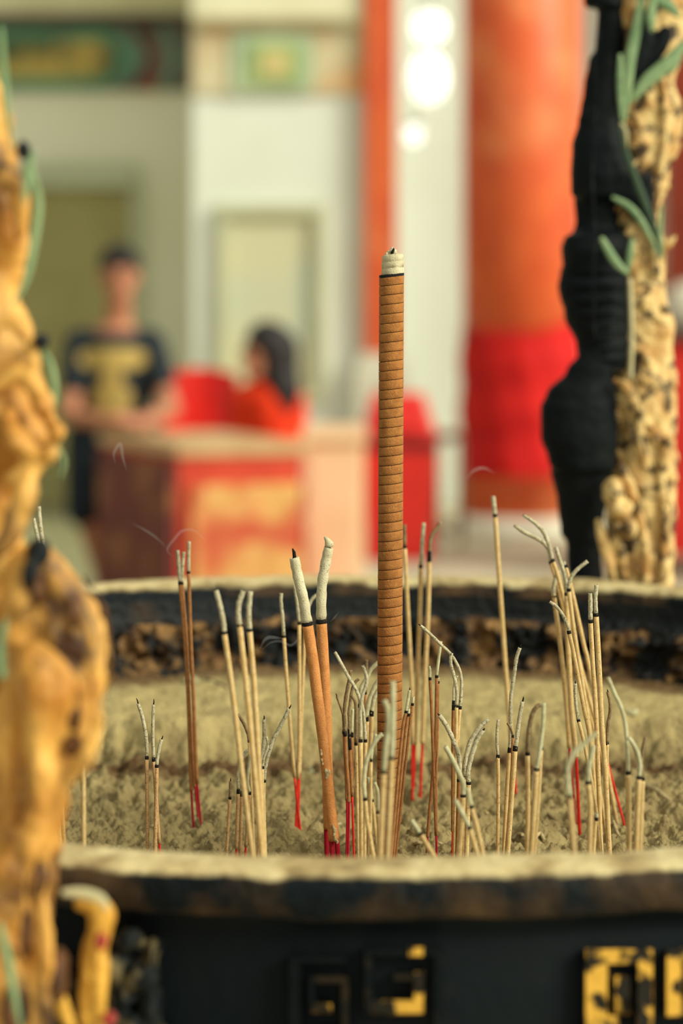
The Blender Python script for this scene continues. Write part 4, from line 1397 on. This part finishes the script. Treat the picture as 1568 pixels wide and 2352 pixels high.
S('stick with ash arching right against the black column, in the tall bunch', 1.380, 10, [(1305.5, 1354), (1318, 1450), (1345, 1620), (1372, 1790)], [(1305.5, 1352), (1306, 1342), (1312, 1324), (1327.4, 1306), (1349, 1289)], ashw=.9)
S('outermost left stick of the tall bunch, ash bent slightly right', 1.410, 10.5, [(1271, 1369), (1272.6, 1378), (1289.6, 1510), (1301.7, 1639), (1307, 1718), (1317, 1830)], [(1271, 1367), (1271, 1347), (1276.4, 1327), (1283, 1309)], red=1718, redcol='crimson', ashw=.9)
S('stick with curved ash drooping left lowest on the tall bunch', 1.300, 9.6, [(1305.8, 1451), (1317, 1501.7), (1339.5, 1622), (1357, 1720), (1378, 1985)], [(1305.8, 1449), (1304.5, 1441), (1294, 1416), (1279, 1395), (1262, 1382)], ashw=.82)
S('sharp short stick with speckled straight ash before the tall bunch', 1.284, 8.4, [(1327.5, 1653), (1339.5, 1700), (1350, 1753), (1368, 1852), (1381, 1975)], [(1327, 1651), (1323, 1622), (1320.6, 1596), (1320.5, 1570)], 'tan', wick=1.6)
S('tall straight stick, lower of two with upright ash over the far rim', 1.290, 11, [(1355.5, 1426), (1360.6, 1520), (1369, 1657), (1375, 1825), (1381, 1985)], [(1355.5, 1423), (1355.5, 1395), (1355, 1363)])
S('tall straight stick, higher of two with upright ash over the far rim', 1.282, 12.5, [(1368.3, 1411), (1374.6, 1520), (1381, 1657), (1390, 1780), (1400, 1985)], [(1368.3, 1408), (1367, 1375), (1369.5, 1343)], ashw=.8)
S('sharp stick with broken grey ash beside the two tall straight ones', 1.292, 8.2, [(1394, 1706), (1393, 1800), (1396, 1980)], [(1394, 1704), (1395.5, 1665), (1400, 1639), (1400.5, 1614), (1395, 1589)], ashm='ashbrown', wick=1.5)
S('blurred stick whose long pale ash sweeps up left, near the frame edge', 1.165, 12.5, [(1441.5, 1774), (1443, 1860), (1443.8, 1985)], [(1441.5, 1771), (1441, 1730), (1437.7, 1687), (1434, 1655), (1424, 1620), (1410, 1591), (1396, 1556)], ashm='ashpale', ashw=.76)
S('blurred stick with ash forking left, thicker of the last two', 1.150, 13, [(1467, 1785), (1463, 1870), (1459, 1985)], [(1467, 1782), (1469, 1755), (1463, 1727), (1452, 1706), (1442, 1694)], ashm='ashpale', ashw=.8)
S('blurred stick with brown ash tip leaning right, outermost of all', 1.160, 11.5, [(1475, 1788), (1472, 1870), (1468, 1985)], [(1475, 1785), (1473, 1750), (1476, 1720), (1482, 1692)], ashm='ashbrown', ashw=.75)
S('most blurred stick, its brown ash arching right before the tall bunch', 1.060, 14, [(1307, 1828), (1311, 1880), (1319.6, 1985)], [(1307, 1825), (1303, 1795), (1304, 1762), (1316, 1733), (1344, 1706), (1370, 1684)], ashm='ashpale', ashw=.9)
S('blurred stick with pale ash merging into the foot of the tall bunch', 1.135, 13, [(1350, 1796), (1355, 1860), (1352, 1985)], [(1350, 1793), (1352, 1765), (1357, 1735), (1362, 1712)], ashm='ashpale')
S('thin stick slanting left at the foot of the tall bunch', 1.210, 9, [(1369, 1880), (1366, 1900), (1361, 1985)], [(1369, 1880), (1370, 1868)])

# ---- broken ash and stubs lying on the bed
def lying(pts, w, m, label, group=None, name='ash_fragment', Y=None):
    r = w / 2 * 1.3 / FPX
    q = []
    for (x, y) in pts:
        Y_ = 1.45
        for _ in range(12):                     # where the sight line meets the ash
            X_ = (x - 784) * Y_ / FPX
            hgt = ASHD - ash_depth(X_, Y_)
            Y_ = .5 * Y_ + .5 * hgt * FPX / (y - HZ)
        p = P(x, y, Y_)
        p.z = H - ASHD + ash_depth(p.x, p.y) + r * .75
        q.append(p)
    q = catmull(q, 6)
    bm = bmesh.new()
    tube(bm, q, r, 10, jit=.08)
    o = obj(name, bm, M[m], None, q[len(q) // 2])
    tag(o, label, 'ash fragment', group)


lying([(908, 1956), (925, 1957), (942, 1953), (958, 1945), (980, 1944)], 9, 'dirt', 'curved fallen ash lying beside the foot of the giant stick')
lying([(475, 1563), (498, 1570), (519, 1581)], 8, 'char', 'dark burnt stub lying on the smooth ash near the far wall', name='burnt_stub')
lying([(1258, 1886), (1280, 1893), (1296, 1908)], 8, 'ashbrown', 'bowed fallen ash nearest the blurred red stems of the tall bunch')
lying([(1278, 1908), (1296, 1920), (1306, 1936)], 9, 'dirt', 'bowed fallen ash lying just before another behind the rim')
lying([(1176, 1932), (1190, 1929), (1200, 1931)], 8, 'dirt', 'short fallen ash near the foot of the stick with tallest curved ash')
lying([(1228, 1929), (1240, 1930), (1250, 1937)], 9, 'dirt', 'arched fallen ash at the foot of the paired pale blurred stick')
lying([(1484, 1802), (1508, 1822), (1545, 1846)], 14, 'dirt', 'long fallen ash stretched on the ash at the edge of the frame')
lying([(1408, 1912), (1420, 1917), (1436, 1918)], 8, 'dirt', 'fallen ash between the tall straight pair and the swept ash stick')
lying([(1112, 1866), (1120, 1870), (1128, 1875)], 9, 'tan', 'tan broken bit lying behind the slim upright stick')
lying([(702, 1771), (711, 1771), (719, 1772)], 12, 'ashpale', 'white pellet on the ash behind the thick orange pair')
lying([(425, 1566), (440, 1565), (452, 1567)], 16, 'ashpale', 'white pellet on the smooth ash behind the brown trio')
lying([(942, 1840), (946, 1841), (950, 1841)], 9, 'ashpale', 'small white pellet at the foot of the far blurred red stems')
lying([(1440, 1640), (1452, 1641), (1462, 1641)], 16, 'ashpale', 'pale crumb on the smooth ash behind the swept ash stick')
rnd = random.Random(3)
for i in range(26):
    x, y = rnd.uniform(200, 1520), rnd.uniform(1760, 1955)
    a = rnd.uniform(-.5, .5); L_ = rnd.uniform(8, 24)
    lying([(x, y), (x + L_ * .5 * math.cos(a), y + L_ * .2 * math.sin(a) - 2), (x + L_ * math.cos(a), y + L_ * .35 * math.sin(a))], rnd.uniform(5, 8), rnd.choice(['ashbrown', 'ashbrown', 'dirt']), 'small bit of broken ash half sunk in the crumbly ash bed', 'bits of broken ash on the ash bed')

# ------------------------------------------------------------------ dragon columns
GOLD = mat('gilded_dragon', lin(232, 176, 86), lin(176, 114, 34), 30, .5, bump=.003, bscale=130, lo=.40, hi=.66, c3=lin(74, 48, 28), s3=22, lo3=.495, hi3=.63, spec=.4)
GOLDF = mat('gilded_scales', lin(232, 200, 134), lin(186, 134, 70), 60, .55, bump=.005, bscale=110, lo=.42, hi=.66, c3=lin(76, 60, 42), s3=75, lo3=.51, hi3=.60, spec=.3)
SOOT = mat('soot_black_bronze', lin(8, 16, 20), lin(16, 21, 23), 18, .6, c3=lin(40, 36, 30), s3=26, lo3=.62, hi3=.76, bump=.0015, bscale=120, spec=.12)
VERD = mat('green_enamel', lin(142, 166, 120), lin(112, 142, 100), 40, .5, c3=lin(54, 74, 54), s3=50, lo3=.6, hi3=.72)
PALE = mat('pale_enamel', lin(206, 196, 154), lin(186, 176, 132), 60, .6)
DKBR = mat('mane_and_recess_shade', lin(104, 66, 32), lin(58, 38, 24), 30, .6, bump=.002, bscale=90)


def loft(bm, secs, Y, dep=.8, seg=28, ribs=0, mi=0, dy=0, drum=0.0):
    """closed body from (row, left, right) silhouettes standing at depth Y, as deep as it is wide"""
    s = Y / FPX
    pts = []
    for i in range(len(secs) - 1):
        for k in range(6):
            t = k / 6
            t = t * t * (3 - 2 * t)
            a, b = secs[i], secs[i + 1]
            pts.append([a[j] + (b[j] - a[j]) * (k / 6 if j == 0 else t) for j in range(3)])
    pts.append(list(secs[-1]))
    rings = []
    for (py, l, r) in pts:
        c = P((l + r) / 2, py, Y + dy)
        a = max(.0008, (r - l) / 2 * s)
        rr = 1 + (ribs * math.sin(py * 2 * math.pi / 34) if ribs else 0)
        ring = []
        for q in range(seg):
            an = 2 * math.pi * q / seg
            ring.append(bm.verts.new((c.x + a * math.cos(an), c.y + a * dep * rr * math.sin(an), c.z)))
        rings.append(ring)
    for i in range(len(rings) - 1):
        for q in range(seg):
            f = bm.faces.new((rings[i][q], rings[i][(q + 1) % seg], rings[i + 1][(q + 1) % seg], rings[i + 1][q]))
            f.smooth = True; f.material_index = mi
    bm.faces.new(rings[0]); bm.faces.new(rings[-1])


def strand(bm, pts, w, Y, dys=0, taper=True, flat=.45):
    """leaf, rope or claw along pixel points at depth Y"""
    s = Y / FPX
    q = catmull([P(x, y, Y + (dys if not isinstance(dys, (list, tuple)) else dys[i])) for i, (x, y) in enumerate(pts)], 8)
    r = w / 2 * s
    tube(bm, q, (lambda t: r * max(.12, math.sin(math.pi * min(.97, .12 + .86 * t)) ** .7)) if taper else r, 12, flat=(1, flat) if flat else None)


# --- far column, soot blackened on the side that faces the smoke
YR = 1.882
rc = thing('dragon_column', 'dragon carved column behind the far rim, soot black inside and gilded outside', 'column', P(1478, 1330, YR))
rc.location.z = .62
fl = Vector(rc.location)
s = YR / FPX
bm = bmesh.new()
loft(bm, [(-420, 1400, 1560), (0, 1404, 1590), (110, 1402, 1572), (190, 1400, 1552), (270, 1402, 1556), (350, 1402, 1550), (390, 1400, 1534), (470, 1400, 1518), (560, 1400, 1527), (650, 1400, 1530), (760, 1398, 1546), (900, 1394, 1553), (1100, 1394, 1553), (1330, 1392, 1550), (1500, 1392, 1550)], YR, .95, 36)
capsule(bm, (P(1470, 0, YR).x, YR, .62), (P(1470, 0, YR).x, YR, P(0, 1480, YR).z), .045, .024)
o = remesh(obj('column_shaft', bm, GOLDF, rc, fl), .0018, 3, .009, .022, 3)
# wrinkled gilded flesh: diagonal folds and scale lumps
bm = bmesh.new()
rnd = random.Random(11)
for k in range(60):
    py = 180 + k * 19.5
    x = rnd.uniform(1425, 1530)
    w = rnd.uniform(10, 24)
    dy = -.022 + .00035 * abs(x - 1478) * .6
    a = rnd.uniform(-.9, -.2) if py < 700 else rnd.uniform(.3, 1.2)
    L = rnd.uniform(30, 80)
    strand(bm, [(x - L / 2 * math.cos(a), py - L / 2 * math.sin(a) * 1.4), (x, py), (x + L / 2 * math.cos(a), py + L / 2 * math.sin(a) * 1.4)], w, YR, dy - .006, flat=.6)
strand(bm, [(1520, 170), (1528, 300), (1518, 380), (1500, 500), (1506, 640)], 16, YR, -.024, taper=False, flat=None)
strand(bm, [(1540, 200), (1556, 260), (1548, 340), (1530, 385)], 34, YR, -.004)
remesh(obj('gilded_folds', bm, GOLDF, rc, fl), .0015, 3, .003, .01)
bm = bmesh.new()
strand(bm, [(1425, 1070), (1440, 1100), (1462, 1160), (1480, 1250), (1484, 1340)], 22, YR, -.044, taper=False, flat=None)
strand(bm, [(1500, 880), (1470, 960), (1478, 1040), (1500, 1120)], 26, YR, -.034)
strand(bm, [(1535, 1000), (1518, 1100), (1528, 1200), (1520, 1340)], 24, YR, -.026, taper=False, flat=None)
strand(bm, [(1408, 870), (1440, 890), (1462, 930), (1476, 960)], 26, YR, -.040)
remesh(obj('gilded_rope', bm, GOLDF, rc, fl), .0015, 4, .003, .012)
# black dragon body in overlapping plates
bm = bmesh.new()
YB = YR - .012
loft(bm, [(-300, 1345, 1440), (-60, 1350, 1450), (8, 1340, 1438), (16, 1346, 1440), (22, 1372, 1440), (110, 1367, 1437)], YB, .8)
loft(bm, [(80, 1372, 1440), (112, 1365, 1436), (140, 1351, 1428), (200, 1340, 1420), (262, 1330, 1422), (275, 1340, 1410)], YB - .004, .8)
loft(bm, [(240, 1340, 1400), (278, 1326, 1424), (340, 1311, 1446), (400, 1309, 1462), (445, 1309, 1440), (462, 1330, 1400)], YB - .008, .8)
loft(bm, [(400, 1320, 1500), (440, 1360, 1502), (490, 1440, 1506), (540, 1490, 1512)], YB - .014, .3)
loft(bm, [(420, 1316, 1424), (470, 1318, 1424), (510, 1322, 1420), (545, 1312, 1420)], YB, .7)
loft(bm, [(530, 1320, 1430), (545, 1294, 1446), (575, 1287, 1452), (600, 1290, 1440), (625, 1300, 1430)], YB - .006, .8)
loft(bm, [(590, 1310, 1430), (620, 1287, 1444), (660, 1281, 1446), (720, 1294, 1447), (800, 1324, 1447), (850, 1330, 1440)], YB - .004, .75, ribs=.10)
loft(bm, [(795, 1345, 1390), (815, 1326, 1396), (850, 1300, 1404), (905, 1252, 1414), (935, 1240, 1417), (1000, 1240, 1417), (1060, 1258, 1415), (1080, 1268, 1410)], YB - .012, .62)
loft(bm, [(1040, 1258, 1410), (1080, 1264, 1408), (1150, 1278, 1392), (1220, 1286, 1380), (1250, 1300, 1378), (1340, 1304, 1384), (1420, 1306, 1384)], YB - .004, .7)
strand(bm, [(1362, 120), (1368, 200), (1364, 300), (1360, 420), (1366, 540), (1362, 640), (1366, 780)], 8, YB, -.062, taper=False, flat=None)
remesh(obj('dragon_body', bm, SOOT, rc, fl), .0016, 2, .0016, .012)
bm = bmesh.new()
strand(bm, [(1476, 20), (1470, 100), (1452, 210)], 60, YR, -.030)
strand(bm, [(1535, 60), (1510, 110), (1470, 190)], 46, YR, -.030)
remesh(obj('black_mane', bm, SOOT, rc, fl), .0016, 3, .002, .01)
bm = bmesh.new()
strand(bm, [(1420, 290), (1444, 370), (1470, 440), (1500, 520), (1514, 590)], 18, YR, [-.046, -.044, -.042, -.040, -.036])
obj('dark_green_edge', bm, mat('dark_green_enamel', lin(58, 78, 56), lin(40, 56, 42), 50, .5), rc, fl)
bm = bmesh.new()
for py in (652, 682, 712, 742, 772, 800, 826):
    strand(bm, [(1368, py), (1410, py - 4), (1446, py - 2)], 13, YB, [-.052, -.046, -.026], flat=None)
for py in (1008,):
    strand(bm, [(1270, py + 6), (1330, py), (1395, py + 4)], 6, YB, [-.030, -.048, -.034], flat=None)
remesh(obj('belly_ribs', bm, SOOT, rc, fl), .0014, 2)
for k, (pts, w, dy) in enumerate((([(1478, -30), (1462, 60), (1446, 140), (1440, 210), (1432, 290)], 26, -.042), ([(1500, -10), (1494, 40), (1496, 76)], 22, -.046), ([(1470, -20), (1530, 10), (1560, 40)], 26, -.044), ([(1576, 96), (1528, 150), (1482, 190), (1446, 236)], 34, -.040),
                                   ([(1560, 110), (1540, 150), (1500, 182)], 30, -.040), ([(1424, 124), (1424, 200), (1427, 280)], 16, -.050), ([(1405, 452), (1446, 476), (1480, 520), (1512, 590)], 16, -.046), ([(1380, 545), (1412, 600), (1444, 632)], 20, -.060), ([(1452, 548), (1446, 590), (1440, 634)], 16, -.052),
                                   ([(1520, 470), (1516, 540), (1522, 600)], 12, -.028))):
    bm = bmesh.new()
    strand(bm, pts, w, YR, dy)
    obj('green_leaf', bm, VERD, rc, fl)
bm = bmesh.new()
strand(bm, [(1446, 640), (1450, 760), (1447, 870)], 11, YR, -.046, taper=False, flat=None)
strand(bm, [(1424, 282), (1436, 300), (1440, 340)], 9, YR, -.046)
obj('pale_edge', bm, PALE, rc, fl)
# gilded claw gripping the foot
bm = bmesh.new()
blob(bm, P(1408, 1130, YR - .050), (26 * s, .016, 34 * s)); blob(bm, P(1420, 1172, YR - .054), (28 * s, .016, 22 * s)); blob(bm, P(1440, 1164, YR - .056), (14 * s, .010, 16 * s))
blob(bm, P(1444, 1212, YR - .056), (20 * s, .013, 26 * s))
strand(bm, [(1372, 1190), (1384, 1240), (1400, 1290), (1412, 1335)], 26, YR, -.054, flat=None)
strand(bm, [(1412, 1230), (1424, 1270), (1440, 1340)], 26, YR, -.054, flat=None)
strand(bm, [(1404, 1196), (1420, 1214), (1440, 1232)], 18, YR, -.060, flat=None)
remesh(obj('gilded_claw', bm, GOLDF, rc, fl), .0014, 4, .002, .01)

# --- near column, gilded and out of focus
YL = .91
lc = thing('dragon_column', 'gilded dragon carved column standing before the near rim, blurred', 'column', P(-20, 1900, YL))
lc.location.z = .62
fl = Vector(lc.location)
s = YL / FPX
bm = bmesh.new()
loft(bm, [(-500, -190, -20), (0, -190, -20), (240, -190, 2), (300, -190, 22), (400, -190, 52), (470, -190, 66), (540, -190, 62), (620, -190, 36), (680, -190, 36), (720, -190, 60), (800, -190, 84), (900, -190, 104), (960, -190, 122), (1010, -190, 128), (1060, -190, 96), (1120, -190, 66), (1200, -190, 50), (1300, -190, 56), (1500, -190, 70), (1700, -190, 90), (1900, -190, 100), (2100, -190, 104), (2400, -190, 104), (2600, -190, 100)], YL, .8, 36)
capsule(bm, (P(-45, 0, YL).x, YL, .62), (P(-45, 0, YL).x, YL, P(0, 2560, YL).z), .045, .022)
remesh(obj('column_shaft', bm, GOLD, lc, fl), .0018, 3, .011, .020, 3)
bm = bmesh.new()                                   # dragon shoulder bulging over the rim
loft(bm, [(1250, 40, 110), (1290, 20, 150), (1340, 0, 190), (1390, -20, 228), (1450, -30, 248), (1540, -30, 250), (1620, -20, 234), (1700, -10, 206), (1760, 0, 176), (1820, 10, 148), (1900, 20, 136), (2000, 30, 132), (2080, 30, 126), (2200, 20, 118), (2420, 10, 112)], YL - .008, .55)
remesh(obj('dragon_shoulder', bm, GOLD, lc, fl), .0018, 3, .008, .020)
bm = bmesh.new()                                   # gilded muscles and folds over it
for pts, w, dy in (([(30, 1900), (16, 1700), (40, 1560), (80, 1470)], 60, -.036), ([(60, 1480), (104, 1560), (108, 1660), (80, 1780)], 130, -.042), ([(110, 1310), (160, 1380), (200, 1440), (214, 1520)], 46, -.040), ([(150, 1330), (190, 1400), (226, 1470)], 26, -.036),
                   ([(200, 1560), (190, 1660), (150, 1760), (110, 1880), (100, 2020), (90, 2120)], 46, -.040), ([(60, 1600), (90, 1700), (96, 1820), (60, 1960), (60, 2100)], 56, -.046), ([(-20, 1500), (40, 1440), (90, 1380)], 44, -.036),
                   ([(100, 2060), (112, 2200), (104, 2300), (130, 2420)], 42, -.044), ([(10, 1100), (60, 1080), (110, 1020)], 50, -.026), ([(-30, 1300), (20, 1230), (60, 1140), (70, 1090)], 60, -.030), ([(-20, 900), (50, 860), (100, 940), (126, 1000)], 52, -.022),
                   ([(-30, 760), (20, 740), (66, 780), (84, 860)], 46, -.024), ([(-30, 460), (20, 400), (50, 480), (40, 560)], 46, -.022), ([(0, 2160), (40, 2230), (50, 2330), (40, 2420)], 44, -.040), ([(160, 1800), (140, 1900), (124, 1980)], 24, -.036), ([(196, 1530), (220, 1590), (218, 1680), (186, 1760), (150, 1820)], 30, -.048)):
    strand(bm, pts, w, YL, dy, flat=None)
for x, y, r in ((128, 990, 22), (100, 930, 26), (40, 1010, 30), (70, 1030, 22), (20, 960, 26), (116, 1040, 16), (60, 1450, 34), (90, 1900, 30), (100, 1830, 24)):
    blob(bm, P(x, y, YL - .026), (r * s, .010, r * s))
remesh(obj('gilded_folds', bm, GOLD, lc, fl), .0016, 4, .005, .014)
bm = bmesh.new()
strand(bm, [(186, 1310), (232, 1390), (250, 1480), (246, 1570), (236, 1630)], 26, YL, -.022)
remesh(obj('dark_mane', bm, DKBR, lc, fl), .0018, 3, .004, .01)
bm = bmesh.new()                                   # hind leg of the dragon, below the rim
strand(bm, [(170, 2080), (214, 2074), (236, 2110), (214, 2200), (196, 2300), (200, 2420)], 62, YL, -.020, flat=None)
strand(bm, [(228, 2120), (236, 2220), (230, 2320), (236, 2420)], 34, YL, -.022, flat=None)
strand(bm, [(104, 2170), (130, 2260), (150, 2330), (190, 2400)], 36, YL, -.030, flat=None)
for py in range(2180, 2360, 16):
    strand(bm, [(206, py), (228, py + 4), (248, py)], 9, YL, [-.030, -.034, -.026], flat=None)
remesh(obj('dragon_leg', bm, mat('gilded_leg', lin(226, 172, 70), lin(188, 128, 40), 40, .5, bump=.003, bscale=130), lc, fl), .0016, 3, .003, .012)
bm = bmesh.new()
strand(bm, [(140, 2050), (190, 2052), (232, 2066), (246, 2092)], 26, YL, -.034)
obj('pale_edge', bm, PALE, lc, fl)
for x, y, rx, ry in ((172, 1400, 20, 46), (170, 1700, 28, 32), (92, 1352, 24, 36), (100, 2000, 12, 60), (134, 2240, 22, 60), (62, 2140, 14, 60), (30, 2320, 26, 60), (176, 1640, 22, 44)):  # dark brown blobs put the shade of the hollows into colour
    bm = bmesh.new()
    blob(bm, P(x, y, YL - .036), (rx * s, .012, ry * s))
    remesh(obj('hollow_shade', bm, DKBR, lc, fl), .0018, 2, .003, .008)
bm = bmesh.new()
blob(bm, P(232, 2162, YL - .036), (14 * s, .006, 18 * s)); blob(bm, P(250, 2340, YL - .036), (16 * s, .006, 14 * s))
obj('red_spot', bm, mat('maroon_enamel', lin(150, 44, 40), lin(130, 36, 34), 60, .6), lc, fl)
bm = bmesh.new()                                   # black knobs
for x, y, rx, ry in ((88, 1268, 28, 34), (54, 345, 16, 24), (96, 784, 18, 22), (70, 1320, 18, 40), (60, 1400, 26, 50), (62, 1680, 24, 40), (30, 2310, 30, 60)):
    if x in (60, 62, 30): continue
    blob(bm, P(x, y, YL - (.02 if y < 1300 else .036)), (rx * s, .012, ry * s))
remesh(obj('black_knob', bm, SOOT, lc, fl), .0018, 3)
for pts, w, dy in (([(2, 60), (8, 160), (16, 260), (30, 350)], 16, -.030), ([(76, 350), (64, 400), (54, 470)], 20, -.028), ([(70, 380), (88, 460), (80, 540), (60, 640), (30, 700)], 20, -.018), ([(96, 800), (118, 850), (124, 920), (110, 940)], 20, -.012), ([(130, 1020), (146, 1060), (138, 1100)], 10, -.012), ([(0, 2120), (20, 2220), (50, 2380)], 20, -.050), ([(8, 1560), (0, 1500), (14, 1420)], 24, -.05)):
    bm = bmesh.new()
    strand(bm, pts, w, YL, dy)
    obj('green_leaf', bm, VERD, lc, fl)

# ------------------------------------------------------------------ smoke
SMK = bpy.data.materials.new('thin_smoke')
SMK.use_nodes = True
nt = SMK.node_tree
nt.nodes.remove(nt.nodes['Principled BSDF'])
v = nt.nodes.new('ShaderNodeVolumeScatter')
v.inputs['Color'].default_value = (.95, .97, .95, 1)
v.inputs['Density'].default_value = 55
nt.links.new(v.outputs[0], nt.nodes['Material Output'].inputs['Volume'])


def wisp(pts, w, Y, label):
    q = catmull([P(x, y, Y) for x, y in pts], 8)
    r = w / 2 * Y / FPX
    bm = bmesh.new()
    tube(bm, q, lambda t: r * (.25 + math.sin(math.pi * t) * .75), 10, flat=(1, 1.6))
    o = obj('smoke_wisp', bm, SMK, None, q[0])
    tag(o, label, 'smoke', 'thin wisps of incense smoke', 'stuff')


wisp([(598, 1488), (606, 1472), (618, 1464), (636, 1465), (650, 1467)], 9, 1.34, 'curl of smoke before the dark wall between two tall sticks')
wisp([(604, 1490), (622, 1476), (644, 1473), (668, 1482), (686, 1465), (692, 1440)], 7, 1.35, 'loop of smoke drifting towards the thick orange pair')
wisp([(396, 1278), (384, 1262), (402, 1236), (420, 1219), (446, 1219), (474, 1243)], 8, 1.42, 'arc of smoke over the brown trio at the far rim')
wisp([(384, 1260), (360, 1236), (330, 1216), (300, 1200)], 6, 1.45, 'faint smoke trail before the maroon counter side')
wisp([(264, 1062), (262, 1040), (276, 1020), (282, 1050), (290, 1080)], 9, 1.4, 'smoke curl below the arms of the man in black')
wisp([(1072, 1100), (1086, 1082), (1110, 1075), (1134, 1086)], 9, 1.5, 'small arc of smoke before the foot of the big red pillar')
wisp([(494, 1352), (490, 1340), (500, 1326)], 7, 1.15, 'puff of smoke at the tip of the blurred left bending ash')
wisp([(758, 1428), (768, 1418), (778, 1406)], 5, 1.3, 'tiny smoke thread beside the char of the rear thick stick')
